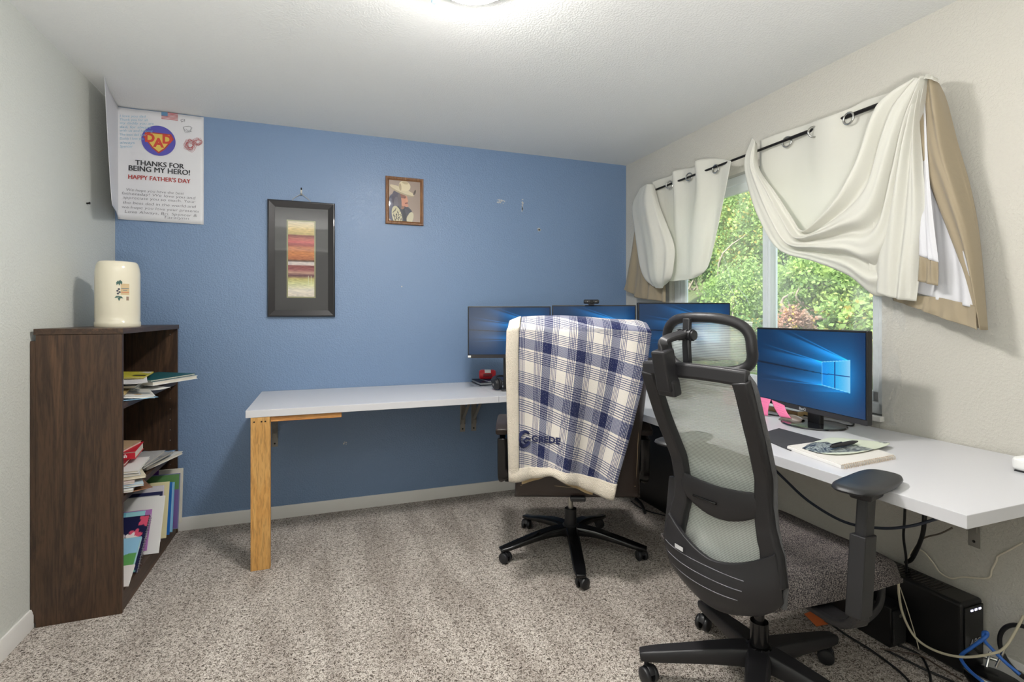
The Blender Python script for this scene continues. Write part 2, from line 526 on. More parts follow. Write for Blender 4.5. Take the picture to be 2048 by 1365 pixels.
def sash(y0, y1, xa, xb, nm):
    s = MB(); w = .052
    s.b2(xa, xb, y0, y0 + w, WZ0 + .04, WZ1 - .045); s.b2(xa, xb, y1 - w, y1, WZ0 + .04, WZ1 - .045)
    s.b2(xa, xb, y0, y1, WZ0 + .04, WZ0 + .04 + w); s.b2(xa, xb, y0, y1, WZ1 - .045 - w, WZ1 - .045)
    # glazing bead steps
    s.b2(xa - .006, xa, y0 + .014, y0 + .024, WZ0 + .05, WZ1 - .055); s.b2(xa - .006, xa, y1 - .024, y1 - .014, WZ0 + .05, WZ1 - .055)
    so = s.build('window_sash', VINYL, win, smooth=0, bevel=.003)
    g = MB().b2((xa + xb) / 2 - .002, (xa + xb) / 2 + .002, y0 + w - .004, y1 - w + .004, WZ0 + .04 + w - .004, WZ1 - .045 - w + .004)
    g.build('glass_pane', GLASS, win, smooth=0)
    return so
sash(2.13, 2.885, 2.272, 2.300, 'l')
sash(1.545, 2.185, 2.303, 2.330, 'r')
# drywall return sill
struct(MB().b2(2.195, 2.262, WY0 - .01, WY1 + .01, WZ0 - .022, WZ0 + .0).build('trim_1', TRIMM, smooth=0, bevel=.003))

# clear plastic film taped round the window opening
m, n_, l_, b_ = new_mat('clear plastic film')
b_.inputs['Roughness'].default_value = 0.12
b_.inputs['Base Color'].default_value = (0.85, 0.87, 0.88, 1)
tr = n_.new('ShaderNodeBsdfTransparent'); mx = n_.new('ShaderNodeMixShader')
tc = n_.new('ShaderNodeTexCoord'); nt = n_.new('ShaderNodeTexNoise'); nt.inputs['Scale'].default_value = 16; nt.inputs['Detail'].default_value = 5
nt.inputs['Distortion'].default_value = 1.2
rp = ramp(n_, [(0.40, (.05, .05, .05)), (0.56, (.20, .20, .20)), (0.70, (.08, .08, .08))])
mpn = n_.new('ShaderNodeMapping'); mpn.inputs['Scale'].default_value = (1, 1.0, 0.35)
l_.new(tc.outputs['Object'], mpn.inputs['Vector']); l_.new(mpn.outputs['Vector'], nt.inputs['Vector']); l_.new(nt.outputs['Fac'], rp.inputs['Fac'])
l_.new(rp.outputs['Color'], mx.inputs[0]); l_.new(tr.outputs[0], mx.inputs[1]); l_.new(b_.outputs[0], mx.inputs[2])
bp = n_.new('ShaderNodeBump'); bp.inputs['Strength'].default_value = 0.5; bp.inputs['Distance'].default_value = 0.012
l_.new(nt.outputs['Fac'], bp.inputs['Height']); l_.new(bp.outputs['Normal'], b_.inputs['Normal'])
l_.new(mx.outputs[0], n_['Material Output'].inputs[0]); FILM = m
rnd = random.Random(11)
mb = MB(); P = []
for i in range(60):
    z = 0.80 + (2.10 - 0.80) * i / 59; row = []
    e = 1.425 + 0.012 * math.sin(z * 9) + 0.012 * math.sin(z * 23 + 1)
    for j in range(14):
        y = e + (1.62 - e) * j / 13
        row.append((2.212 - 0.004 * math.sin(j * 1.3 + z * 15) - 0.004 * math.sin(z * 31 + j * .7) + (.0 if j > 2 else .003), y, z))
    P.append(row)
mb.grid(P)
tag(mb.build('plastic_film', FILM, smooth=180), 'crinkled clear plastic film taped along the right edge of the window', 'plastic film')
# thin, nearly invisible film over the panes with a few straight creases
m2 = new_mat('taut plastic film'); m, n_, l_, b_ = m2
b_.inputs['Roughness'].default_value = 0.3; b_.inputs['Base Color'].default_value = (0.9, 0.93, 0.95, 1)
tr = n_.new('ShaderNodeBsdfTransparent'); mx = n_.new('ShaderNodeMixShader')
tc = n_.new('ShaderNodeTexCoord'); nt = n_.new('ShaderNodeTexNoise'); nt.inputs['Scale'].default_value = 2.2; nt.inputs['Detail'].default_value = 3
rp = ramp(n_, [(0.35, (.10, .10, .10)), (0.7, (.26, .26, .26))])
mpn = n_.new('ShaderNodeMapping'); mpn.inputs['Scale'].default_value = (1, 2.5, 0.4)
l_.new(tc.outputs['Object'], mpn.inputs['Vector']); l_.new(mpn.outputs['Vector'], nt.inputs['Vector']); l_.new(nt.outputs['Fac'], rp.inputs['Fac'])
l_.new(rp.outputs['Color'], mx.inputs[0]); l_.new(tr.outputs[0], mx.inputs[1]); l_.new(b_.outputs[0], mx.inputs[2])
l_.new(mx.outputs[0], n_['Material Output'].inputs[0])
mb = MB(); mb.grid([[(2.240 - .002 * math.sin(i * .9 + j), WY0 + .005 + (WY1 - WY0 - .01) * j / 20, WZ0 + .005 + (WZ1 - WZ0 - .01) * i / 12) for j in range(21)] for i in range(13)])
tag(mb.build('window_film', m, smooth=180), 'taut hazy plastic film stretched across the window panes', 'plastic film')
# creases catching the light: three thin folds pinched in the film
crease = MB()
for a, b in (((1430, 480), (1462, 560)), ((1476, 575), (1500, 612)), ((1452, 560), (1474, 610))):
    crease.tube([onX(2.238, *a), onX(2.236, (a[0] + b[0]) / 2 + 3, (a[1] + b[1]) / 2), onX(2.238, *b)], .0009, 5)
crease.build('film_crease', mat('film crease', C(225, 232, 235), .3), bpy.data.objects['window_film'], smooth=60)

# ------------------------------------------------------------------ outside: bank with shrubs
def leaf_mat(name, c, var=0.3):
    m, n, l, b = new_mat(name)
    b.inputs['Roughness'].default_value = 0.55
    tc = n.new('ShaderNodeTexCoord'); t = n.new('ShaderNodeTexNoise'); t.inputs['Scale'].default_value = 3.0; t.inputs['Detail'].default_value = 6
    r = ramp(n, [(0.3, [v * (1 - var) for v in c]), (0.5, c), (0.7, [min(1, v * (1 + var)) for v in (c[0] * 1.25, c[1] * 1.05, c[2])])])
    l.new(tc.outputs['Object'], t.inputs['Vector']); l.new(t.outputs['Fac'], r.inputs['Fac']); l.new(r.outputs['Color'], b.inputs['Base Color'])
    tr = n.new('ShaderNodeBsdfTranslucent'); mx = n.new('ShaderNodeMixShader'); mx.inputs[0].default_value = .4
    l.new(r.outputs['Color'], tr.inputs[0]); l.new(b.outputs[0], mx.inputs[1]); l.new(tr.outputs[0], mx.inputs[2])
    l.new(mx.outputs[0], n['Material Output'].inputs[0])
    return m
LEAF = {'bright': leaf_mat('bright green leaves', C(160, 188, 112)), 'mid': leaf_mat('mid green leaves', C(124, 156, 96)),
        'dark': leaf_mat('deep green leaves', C(86, 120, 76)), 'gold': leaf_mat('yellowing leaves', C(196, 178, 96)),
        'pink': leaf_mat('dry pinkish leaves', C(178, 146, 128))}
BARK = mat('shrub bark', C(150, 138, 122), 0.9, bump=.6, bscale=60, var=.25)
HILL = mat('leafy bank soil', C(96, 104, 66), 0.95, var=.45, vscale=3, bump=1, bscale=12, bdist=.05)
hill = MB(); P = []
for i in range(30):
    row = []
    for j in range(40):
        x = 2.9 + 9 * i / 29; y = -4 + 20 * j / 39
        z = -0.6 + max(0, x - 4.6) * 0.72 + 0.18 * math.sin(x * 1.7 + y) + 0.12 * math.sin(y * 2.3)
        row.append((x, y, z))
    P.append(row)
hill.grid(P); struct(hill.build('ground', HILL, smooth=180))

def shrub(label, c, rad, n, kind, leaf, seed, mixk=None, stems=5):
    rg = np.random.default_rng(seed)
    root = thing('shrub', label, 'shrub', (c[0], c[1], c[2] - rad[2]), 0)
    # leaves clumped on twig ends
    nc = max(12, n // 90)
    d = rg.normal(size=(nc, 3)); d /= np.linalg.norm(d, axis=1)[:, None]
    rr = rg.uniform(0.35, 1.0, nc) ** 0.5
    cc = np.array(c) + d * rr[:, None] * np.array(rad)
    k = rg.integers(0, nc, n)
    p = cc[k] + rg.normal(size=(n, 3)) * np.array(rad) * 0.14
    a = rg.normal(size=(n, 3)); a[:, 2] += .6; a /= np.linalg.norm(a, axis=1)[:, None]
    t = np.cross(a, rg.normal(size=(n, 3))); t /= np.linalg.norm(t, axis=1)[:, None]
    s = np.cross(a, t)
    L = leaf * rg.uniform(.6, 1.3, n)[:, None]; W = L * .34
    v = np.stack([p - t * L * .5, p + s * W + a * L * .08, p + t * L * .5, p - s * W + a * L * .08], 1).reshape(-1, 3)
    split = rg.random(n) < (0.12 if mixk else 0)
    for which, mk in ((~split, kind), (split, mixk)):
        idx = np.nonzero(which)[0]
        if len(idx) == 0: continue
        vv = v.reshape(-1, 4, 3)[idx].reshape(-1, 3)
        me = bpy.data.meshes.new('foliage'); me.vertices.add(len(vv)); me.vertices.foreach_set('co', vv.ravel().astype(np.float32))
        me.loops.add(len(vv)); me.loops.foreach_set('vertex_index', np.arange(len(vv), dtype=np.int32))
        me.polygons.add(len(idx)); me.polygons.foreach_set('loop_start', np.arange(0, len(vv), 4, dtype=np.int32))
        me.update(calc_edges=True); me.validate()
        o = bpy.data.objects.new('foliage', me); COL.objects.link(o); me.materials.append(LEAF[mk]); o.parent = root
        o.matrix_parent_inverse = Matrix.Translation(root.location).inverted()
        if mk != kind: o['label'] = {'gold': 'scattered yellowing leaves', 'pink': 'scattered dry leaves', 'bright': 'sunlit new leaves', 'dark': 'dark older leaves', 'mid': 'mid green leaves'}[mk]
    st = MB()
    for q in range(stems):
        e = Vector(cc[rg.integers(0, nc)]); b0 = Vector((c[0] + rg.normal() * .12, c[1] + rg.normal() * .12, c[2] - rad[2] - .1))
        midp = b0.lerp(e, .5) + Vector(rg.normal(size=3) * .12)
        st.tube(catmull([b0, midp, e], 8), [.022 - .0022 * i for i in range(9)], 6)
    st.build('branches', BARK, root, smooth=60)
    return root
def at(px, py, X):
    return tuple(onX(X, px, py))
shrub('light green shrub arching across the top of the right window pane', at(1640, 560, 4.6), (.26, .42, .28), 7000, 'bright', .045, 5, 'mid')
shrub('broad leaved bright shrub at the lower right of the right window pane', at(1712, 655, 3.75), (.22, .26, .24), 4200, 'bright', .050, 8, 'gold')
shrub('dry pinkish brown shrub at the left of the right window pane', at(1585, 665, 4.2), (.20, .16, .26), 1900, 'pink', .036, 6, 'gold')
shrub('tangled olive shrub at the bottom of the left window pane', at(1490, 712, 4.3), (.24, .45, .36), 7000, 'mid', .036, 4, 'gold')
shrub('pale sunlit shrub low in the left window pane beside the sash', at(1490, 590, 5.1), (.28, .72, .40), 10000, 'bright', .042, 2, 'mid')
shrub('deep green shrub in the middle of the right window pane', at(1665, 625, 5.3), (.30, .46, .46), 8000, 'mid', .045, 7, 'dark')
shrub('tall bright green shrub filling the upper part of the left window pane', at(1490, 450, 6.1), (.34, .66, .95), 15000, 'bright', .052, 1, 'gold', 4)
shrub('dark green shrub behind the left edge of the left window pane', at(1390, 490, 6.9), (.30, .50, .8), 8000, 'mid', .06, 3, 'dark')
shrub('tall green tree behind the right window pane', at(1690, 500, 6.2), (.36, .50, 1.3), 14000, 'bright', .06, 9, 'mid')
shrub('tall dark tree seen between the two window panes', at(1560, 480, 7.5), (.45, 1.1, 1.7), 14000, 'mid', .07, 10, 'bright')
shrub('distant pale tree at the top of the left window pane', at(1460, 400, 8.7), (.5, 1.9, 1.6), 15000, 'bright', .08, 12, 'mid')
# ------------------------------------------------------------------ ceiling lamp
LX, LY = 0.455, 1.635
m, n_, l_, b_ = new_mat('lit glass dome')
b_.inputs['Base Color'].default_value = (1, .98, .95, 1)
b_.inputs['Emission Color'].default_value = (1.0, 0.97, 0.935, 1)
b_.inputs['Emission Strength'].default_value = LAMP_POWER
lamp = thing('ceiling_lamp', 'lit flush dome ceiling lamp at the middle of the ceiling', 'lamp', (LX, LY, ZC))
MB().lathe([(.10, ZC - .001), (.165, ZC - .004), (.172, ZC - .036), (.168, ZC - .046), (.150, ZC - .046), (.146, ZC - .030)], (LX, LY, 0), 48).build('base_ring', STEEL, lamp)
MB().lathe([(.144, ZC - .032), (.148, ZC - .044), (.140, ZC - .062), (.112, ZC - .082), (.07, ZC - .094), (.025, ZC - .099), (0.0001, ZC - .1)], (LX, LY, 0), 48).build('glass_dome', m, lamp)
c0 = onZ(ZC - .03, 869, 2)
MB().box((c0.x, c0.y, ZC - .022), (.016, .022, .030), (0, 0, .5)).build('clip', mat('blue clear plastic', C(150, 190, 235), .2), lamp, bevel=.004, label='pale blue plastic clip')

# the dome copied as an added, unseen fill lamp in the hall
hl = thing('ceiling_lamp', 'added dome fill lamp in the unseen hall behind the camera', 'lamp', (.55, -1.5, ZC))
for o in (bpy.data.objects['base_ring'], bpy.data.objects['glass_dome']):
    c = o.copy(); COL.objects.link(c); c.parent = hl
    if o.name == 'glass_dome':
        c.data = o.data.copy(); hm_ = m.copy(); hm_.name = 'hall fill dome'
        hm_.node_tree.nodes['Principled BSDF'].inputs['Emission Strength'].default_value = HALL_FILL
        c.data.materials[0] = hm_
# added unseen uplighter behind the camera, fill light for ceiling and walls
ul = thing('fill_uplighter', 'added uplighter for fill light, unseen behind the camera', 'lamp', (-.05, -.30, 0))
MB().lathe([(.0001, 0), (.14, 0), (.145, .01), (.13, .02), (.02, .028), (.0001, .028)], (-.05, -.30, 0), 32).build('base', STEEL, ul)
MB().cyl((-.05, -.30, .02), (-.05, -.30, .86), .011, .011, 14).build('pole', STEEL, ul)
MB().lathe([(.0001, .85), (.03, .86), (.10, .89), (.17, .96), (.175, .965), (.16, .955), (.09, .90), (.0001, .875)], (-.05, -.30, 0), 32).build('lamp_shade', STEEL, ul)
ld = bpy.data.lights.new('fill_uplighter_light', 'AREA'); ld.shape = 'DISK'; ld.size = .30; ld.energy = FILL_UPLIGHT; ld.color = (1, .985, .96)
lo_ = bpy.data.objects.new('fill_uplighter_light', ld); COL.objects.link(lo_); lo_.location = (-.05, -.30, .975); lo_.rotation_euler = (PI, 0, 0)
# ================================================================== DESKS
LAM = mat('white desk laminate', C(204, 204, 208), 0.32, spec=.5)
PINE = wood_mat('pine post wood', C(188, 138, 74), C(222, 178, 112), 'z', 1.2, .5)
PINEX = wood_mat('pine cleat wood', C(176, 118, 60), C(212, 160, 98), 'x', 1.2, .5)
DT, TH = 0.792, 0.036
DX0, DX1, DYF = -0.372, 0.935, 2.79
desk = thing('desk', 'long white desk along the blue wall with a pine post leg', 'desk', (DX0, DYF, 0))
MB().b2(DX0, DX1 - .0008, DYF, YB - .004, DT - TH, DT).build('desk_top', LAM, desk, smooth=0, bevel=.0015)
MB().b2(-.350, -.262, DYF + .001, DYF + .039, 0, DT - TH - .0005).build('leg', PINE, desk, smooth=0, bevel=.002, label='bare pine post leg')
MB().b2(-.261, 0.075, DYF + .012, DYF + .10, DT - TH - .028, DT - TH - .0005).build('cleat', PINEX, desk, smooth=0, bevel=.002, label='short pine cleat under the edge')
for x in (-.334, -.301, -.284):
    sc = MB().cyl((x, DYF + .0015, DT - TH - .022), (x, DYF - .001, DT - TH - .022), .004, .004, 10)
    sc.build('screw', mat('dark screw', C(50, 42, 36), .4, .7), desk)
def wall_bracket(x, y, zt, parent, n, w=.024, up=.31, out=.32):
    """folded L bracket: plate on the wall, arm under the top, slanted brace; n points into the room"""
    n = Vector(n); s = Vector((-n.y, n.x, 0)); o = Vector((x, y, 0)); b = MB()
    rz = math.atan2(s.y, s.x)
    b.box(o + n * .002 + Vector((0, 0, zt - up / 2)), (w * 1.5, .003, up), (0, 0, rz))
    b.box(o + n * (out / 2) + Vector((0, 0, zt - .0035)), (w * 1.3, out, .005), (0, 0, rz))
    for k in (-1, 1):
        b.box(o + n * .010 + s * k * w * .6 + Vector((0, 0, zt - up * .42)), (.002, .018, up * .82), (0, 0, rz))
    p0 = o + n * .012 + Vector((0, 0, zt - up * .72)); p1 = o + n * (out * .82) + Vector((0, 0, zt - .012))
    b.ribbon([p0, p1], w * .4, .004, n)
    bo = b.build('bracket', BRACKET, parent, smooth=0, bevel=.0012)
    q = MB().cyl(o + n * .0035 + Vector((0, 0, zt - up + .02)), o + n * .0045 + Vector((0, 0, zt - up + .02)), .005, .005, 12)
    h = q.build('screw_hole', GLOSSBLACK, bo)
    return bo
wall_bracket(-.30, YB - .001, DT - TH, desk, (0, -1, 0))
wall_bracket(.895, YB - .001, DT - TH, desk, (0, -1, 0))
cd = thing('corner_desk', 'white desk top filling the corner under the three monitors', 'desk', (1.6, 3.1, 0))
CYF = 2.79
MB().b2(DX1 + .0008, XR - .004, CYF + .0008, YB - .004, DT - TH, DT).build('desk_top', LAM, cd, smooth=0, bevel=.0015)
wall_bracket(.975, YB - .001, DT - TH, cd, (0, -1, 0))
wall_bracket(1.9, YB - .001, DT - TH, cd, (0, -1, 0))
ZR, THR = 0.780, 0.034
RX0, RY0 = 1.442, 0.775
rd = thing('side_desk', 'wide white desk along the window wall behind the mesh chair', 'desk', (RX0, RY0, 0))
MB().b2(RX0, XR - .012, RY0, CYF - .0008, ZR - THR, ZR).build('desk_top', LAM, rd, smooth=0, bevel=.0015)
wall_bracket(XR - .001, 1.17, ZR - THR, rd, (-1, 0, 0), up=.33)
wall_bracket(XR - .001, 2.5, ZR - THR, rd, (-1, 0, 0), up=.33)

# ================================================================== BOOKCASE
WAL = wood_mat('walnut veneer', C(54, 38, 28), C(98, 72, 52), 'z', .9, .45)
WALY = wood_mat('walnut veneer shelf', C(54, 38, 28), C(94, 70, 52), 'y', .9, .45)
WALX = wood_mat('walnut veneer edge', C(84, 66, 54), C(112, 92, 76), 'x', .9, .45)
BX0, BX1, BY0, BY1, BH = -1.106, -0.810, 2.585, 3.452, 1.205
bc = thing('bookcase', 'dark walnut bookcase against the left wall with books and papers', 'bookcase', (BX0, BY0, 0))
MB().b2(BX0 + .006, BX1, BY0, BY0 + .018, 0, BH - .024).build('side_panel', WAL, bc, smooth=0, bevel=.001)
MB().b2(BX0 + .006, BX1, BY1 - .018, BY1, 0, BH - .024).build('side_panel', WAL, bc, smooth=0, bevel=.001)
MB().b2(BX0, BX1 + .004, BY0 - .003, BY1 + .003, BH - .0235, BH).build('top_panel', WALY, bc, smooth=0, bevel=.001)
MB().b2(BX0 - .012, BX0 + .006, BY0 + .002, BY1 - .002, .02, BH - .05).build('back_panel', WAL, bc, smooth=0)
S3, S2, S1 = 0.085, 0.486, 0.886
for z in (S1, S2):
    MB().b2(BX0 + .008, BX1 - .004, BY0 + .0185, BY1 - .0185, z - .026, z).build('shelf', WALY, bc, smooth=0, bevel=.001)
MB().b2(BX0 + .008, BX1 - .002, BY0 + .0185, BY1 - .0185, S3 - .024, S3).build('shelf', WALY, bc, smooth=0, bevel=.001)
MB().b2(BX1 - .022, BX1 - .004, BY0 + .0185, BY1 - .0185, 0, S3 - .0245).build('plinth', WALY, bc, smooth=0)
for z in [.16, .24, .32, .40, .54, .60, .66, .72, .78, .84, 1.15]:
    ph = MB().cyl((BX1 - .035, BY1 - .0185, z), (BX1 - .035, BY1 - .0200, z), .0028, .0028, 8)
    ph.build('shelf_pin', STEEL, bc)

# stein standing on top
CER = mat('cream glazed stoneware', C(226, 219, 198), 0.12, coat=.4)
sx, sy = -0.930, 2.915
SK = .845
st = thing('beer_stein', 'cream stoneware stein with a small crest standing on the bookcase', 'stein', (sx, sy, BH))
hh = .307
MB().lathe([(r * SK, z) for r, z in [(.0001, 0), (.104, 0), (.106, .004), (.106, .022), (.103, .026), (.1035, .06), (.1035, hh - .055), (.100, hh - .03), (.094, hh - .010), (.088, hh - .001), (.083, hh), (.080, hh - .006), (.090, hh - .05), (.094, .02), (.0001, .012)]], (sx, sy, BH + .0005), 64).build('body', CER, st, smooth=50)
hb = [(.085, .25), (.13, .268), (.165, .255), (.182, .21), (.180, .13), (.160, .085), (.125, .07), (.085, .08)]
dh = Vector((-.55, .83, 0)).normalized()
MB().tube(catmull([Vector((sx, sy, BH)) + dh * a + Vector((0, 0, z)) for a, z in hb], 26), .014, 12, flat=.7).build('handle', CER, st, smooth=60)
# crest printed on the glaze
def on_stein(ang, z, r=.1042):
    r = r * SK
    return Vector((sx + r * math.cos(ang), sy + r * math.sin(ang), BH + z))
cam_ang = math.atan2(-sy, -sx)
def patch(a0, a1, z0, z1, mt, nm, k=8, r=.1042, label=None):
    g = MB().grid([[on_stein(a0 + (a1 - a0) * i / k, z0 + (z1 - z0) * j / 3, r) for j in range(4)] for i in range(k + 1)])
    return g.build(nm, mt, bpy.data.objects['body'], smooth=60, label=label)
ca = cam_ang
patch(ca + .12, ca + .50, .150, .202, mat('crest parchment', C(205, 180, 140), .3), 'crest_scroll')
patch(ca + .14, ca + .48, .178, .181, mat('crest blue ink', C(70, 110, 130), .3), 'crest_line', r=.1045)
patch(ca + .22, ca + .40, .170, .173, mat('crest blue ink', C(70, 110, 130), .3), 'crest_line', r=.1045)
patch(ca + .14, ca + .48, .160, .163, mat('crest red ink', C(200, 110, 80), .3), 'crest_line', r=.1045)
patch(ca + .36, ca + .48, .124, .142, mat('crest seal', C(150, 128, 112), .3), 'crest_seal', r=.1045)
lf = MB()
for da, z, ln, tl in ((-.02, .205, .02, .25), (.06, .205, .022, 0), (.13, .208, .02, -.3), (-.04, .14, .018, 1.1), (.05, .132, .02, 0), (.12, .138, .018, -1.1)):
    c = on_stein(ca + da, z, .1046); tx = Vector((-math.sin(ca + da), math.cos(ca + da), 0)); up = Vector((0, 0, 1)) * math.cos(tl) + tx * math.sin(tl); sd_ = tx * math.cos(tl) - Vector((0, 0, 1)) * math.sin(tl)
    lf.add([c - up * ln * .6, c + sd_ * .005, c + up * ln * .6, c - sd_ * .005], [(0, 1, 2, 3)])
lf.build('crest_leaves', mat('crest green ink', C(60, 96, 88), .3), bpy.data.objects['body'], smooth=0)
br_ = MB()
for da, z in ((-.02, .168), (.04, .176), (.07, .162), (.0, .155)):
    c = on_stein(ca + da, z, .1047); tx = Vector((-math.sin(ca), math.cos(ca), 0))
    br_.add([c + tx * .0045 * math.cos(2 * PI * i / 8) + Vector((0, 0, .0045 * math.sin(2 * PI * i / 8))) for i in range(8)], [tuple(range(8))])
br_.build('crest_berries', mat('crest berry ink', C(52, 52, 70), .3), bpy.data.objects['body'], smooth=0)

# ================================================================== LEATHER CHAIR
LEATH = mat('dark brown leather', C(44, 34, 30), 0.42, bump=.35, bscale=260, bdist=.0008, coat=.1, var=.15, vscale=6)
STITCH = mat('pale stitching thread', C(150, 130, 105), .8)

def caster(parent, x, y, ang, r=.027, m_=None):
    """twin-wheel caster whose wheels stand on the floor under (x, y), local coordinates of the chair"""
    c = MB()
    a = Vector((math.cos(ang), math.sin(ang), 0)); s = Vector((-a.y, a.x, 0))
    ctr = Vector((x, y, r)) + a * .012
    for k in (-1, 1):
        c.lathe([(.0001, -.0105), (r * .55, -.0105), (r * .9, -.008), (r, -.004), (r, .004), (r * .9, .008), (r * .8, .0085), (r * .55, .0115), (.0001, .013)],
                ctr + s * k * .0165, 24, Matrix((a, Vector((0, 0, 1)), s * k)).transposed())
    c.cyl(ctr - s * .018, ctr + s * .018, .008, .008, 12)
    hood = [ctr + a * (-math.cos(t)) * (r * .80) + Vector((0, 0, math.sin(t) * r * 1.12)) for t in [R(v) for v in range(20, 165, 18)]]
    c.ribbon(hood, .011, .0025, Vector((0, 0, 1)) + a * .01)
    c.cyl((x, y, r * 1.2), (x, y, r * 2.4), .008, .008, 12)
    return c.build('caster', m_ or BLACK, parent, local=True, smooth=40)

def star_base(root, hub_z, angs, rad, hub_r, prof, mt, rtip=.027):
    """prof: list of (fraction of the radius, top height, half width, half thickness)"""
    for a in angs:
        d = Vector((math.cos(a), math.sin(a), 0))
        pts = [d * (rad * f) + Vector((0, 0, z)) for f, z, w, t in prof]
        n = 14
        cp = catmull(pts, n)
        ws = [np.interp(i / n * (len(prof) - 1), range(len(prof)), [p[2] for p in prof]) for i in range(n + 1)]
        ts = [np.interp(i / n * (len(prof) - 1), range(len(prof)), [p[3] for p in prof]) for i in range(n + 1)]
        m_ = MB().ribbon(cp, [float(v) for v in ws], [float(v) for v in ts], (0, 0, 1))
        leg = m_.build('base_arm', mt, root, local=True, smooth=50, bevel=.003)
        c = caster(root, rad * d.x, rad * d.y, a + 2.2, rtip)
        c.parent = leg

H1 = Vector((1.225, 2.452, 0)); A1 = R(68.6)
ch1 = thing('office_chair', 'dark brown leather office chair under the plaid blanket', 'chair', H1, A1)
base_angs = [R(34.5 + 72 * k) - A1 for k in range(5)]
star_base(ch1, .1, base_angs, .375, .05, [(0.02, .118, .034, .026), (.30, .118, .031, .020), (.62, .098, .030, .015), (.90, .074, .030, .011), (1.05, .064, .022, .009)], GLOSSBLACK)
g = MB().cyl((0, 0, .085), (0, 0, .23), .033, .031, 28); g.lathe([(.05, .09), (.05, .135), (.036, .15), (.033, .15)], (0, 0, 0), 28)
g.build('gas_cylinder_sleeve', BLACK, ch1, local=True)
MB().cyl((0, 0, .23), (0, 0, .40), .014, .014, 20).build('gas_cylinder', STEEL, ch1, local=True)
t = MB().box((-.05, 0, .405), (.30, .13, .04)); t.box((-.27, 0, .415), (.24, .07, .022))
t.build('tilt_mechanism', BLACK, ch1, local=True, smooth=0, bevel=.006)

def cushion(nx, ny, fn, solid_fn):
    """closed pad: fn(u,v) gives the point on the front face, solid_fn gives the thickness vector to the back face"""
    m_ = MB(); F = []; B = []
    for i in range(nx + 1):
        fr_, bk = [], []
        for j in range(ny + 1):
            u, v = i / nx, j / ny
            p = Vector(fn(u, v)); t_ = Vector(solid_fn(u, v)); fr_.append(p); bk.append(p + t_)
        F.append(fr_); B.append(bk)
    m_.grid(F); o = len(m_.v); m_.grid([list(reversed(r)) for r in B])
    n2 = ny + 1
    def fi(i, j): return i * n2 + j
    def bi(i, j): return o + i * n2 + (ny - j)
    for i in range(nx):
        m_.f.append((fi(i + 1, 0), fi(i, 0), bi(i, 0), bi(i + 1, 0)))
        m_.f.append((fi(i, ny), fi(i + 1, ny), bi(i + 1, ny), bi(i, ny)))
    for j in range(ny):
        m_.f.append((fi(0, j), fi(0, j + 1), bi(0, j + 1), bi(0, j)))
        m_.f.append((fi(nx, j + 1), fi(nx, j), bi(nx, j), bi(nx, j + 1)))
    return m_

def xback1(z): return float(np.interp(z, [.40, .80, 1.25], [-.375, -.405, -.455]))
def sup(u, p=4.0):    # 0..1 -> rounded fall-off toward both ends
    s = abs(2 * u - 1)
    return max(0.0, 1 - s ** p) ** (1 / p)
def b1_front(u, v):
    z = .412 + (1.232 - .412) * v
    half = .292 + .010 * math.sin(v * 3.1) - .012 * math.sin(v * 6.3)
    if v > .93: half -= (v - .93) * .45
    y = (u - .5) * 2 * half
    e = sup(u, 5) * sup(v, 7)
    return (xback1(z) + .058 + .052 * e + .025 * math.exp(-((v - .25) / .15) ** 2), y, z)
def b1_thick(u, v):
    z = .412 + (1.232 - .412) * v
    e = sup(u, 6) * sup(v, 9)
    return (-(.058 + .052 * e + .025 * math.exp(-((v - .25) / .15) ** 2)) + (1 - e) * .03, 0, 0)
cushion(28, 40, b1_front, b1_thick).build('backrest', LEATH, ch1, local=True, smooth=60)
# welt lines on the rear face
sm = MB()
for sgn in (-1, 1):
    sm.tube([(xback1(z) - .0005 + .004, sgn * (.262 + .01 * math.sin((z - .4) * 4)), z) for z in np.linspace(.47, 1.17, 22)], .0016, 6)
sm.tube([(xback1(.472) + .002 - .0035 * (1 if abs(y) < .1 else 0), y, .476 - .010 * math.exp(-(y / .07) ** 2)) for y in np.linspace(-.265, .265, 26)], .0016, 6)
sm.build('backrest_stitching', STITCH, ch1, local=True, smooth=60)
def s1f(u, v):
    x = -.26 + .56 * v; y = (u - .5) * .55
    e = sup(u, 5) * sup(v, 5)
    return (x, y, .455 + .07 * e - (max(0, v - .85) * .15))
cushion(20, 20, s1f, lambda u, v: (0, 0, -(.03 + .06 * sup(u, 5) * sup(v, 5)))).build('seat', LEATH, ch1, local=True, smooth=60)
for sgn in (-1, 1):
    ay = sgn * .360
    ar = MB()
    ar.ribbon(catmull([(-.19, ay, .675), (-.12, ay, .700), (.02, ay, .705), (.12, ay, .69)], 14), .030, .017, (0, 0, 1))
    pad = ar.build('armrest_pad', LEATH, ch1, local=True, smooth=50, bevel=.006)
    lo = MB()
    lo.ribbon(catmull([(-.165, ay * .985, .64), (-.160, ay * .985, .52), (-.150, ay * .98, .44), (-.10, ay * .96, .415)], 18), .0275, .008, (1, 0, 0))
    lo.ribbon([(-.165, ay * .985, .632), (-.05, ay, .675), (.06, ay, .686)], .025, .008, (0, 0, 1))
    lo.ribbon([(-.10, ay * .96, .415), (-.10, sgn * .20, .415)], .028, .007, (0, 0, 1))
    lo.build('armrest_bracket', GLOSSBLACK, ch1, local=True, smooth=50, bevel=.003)

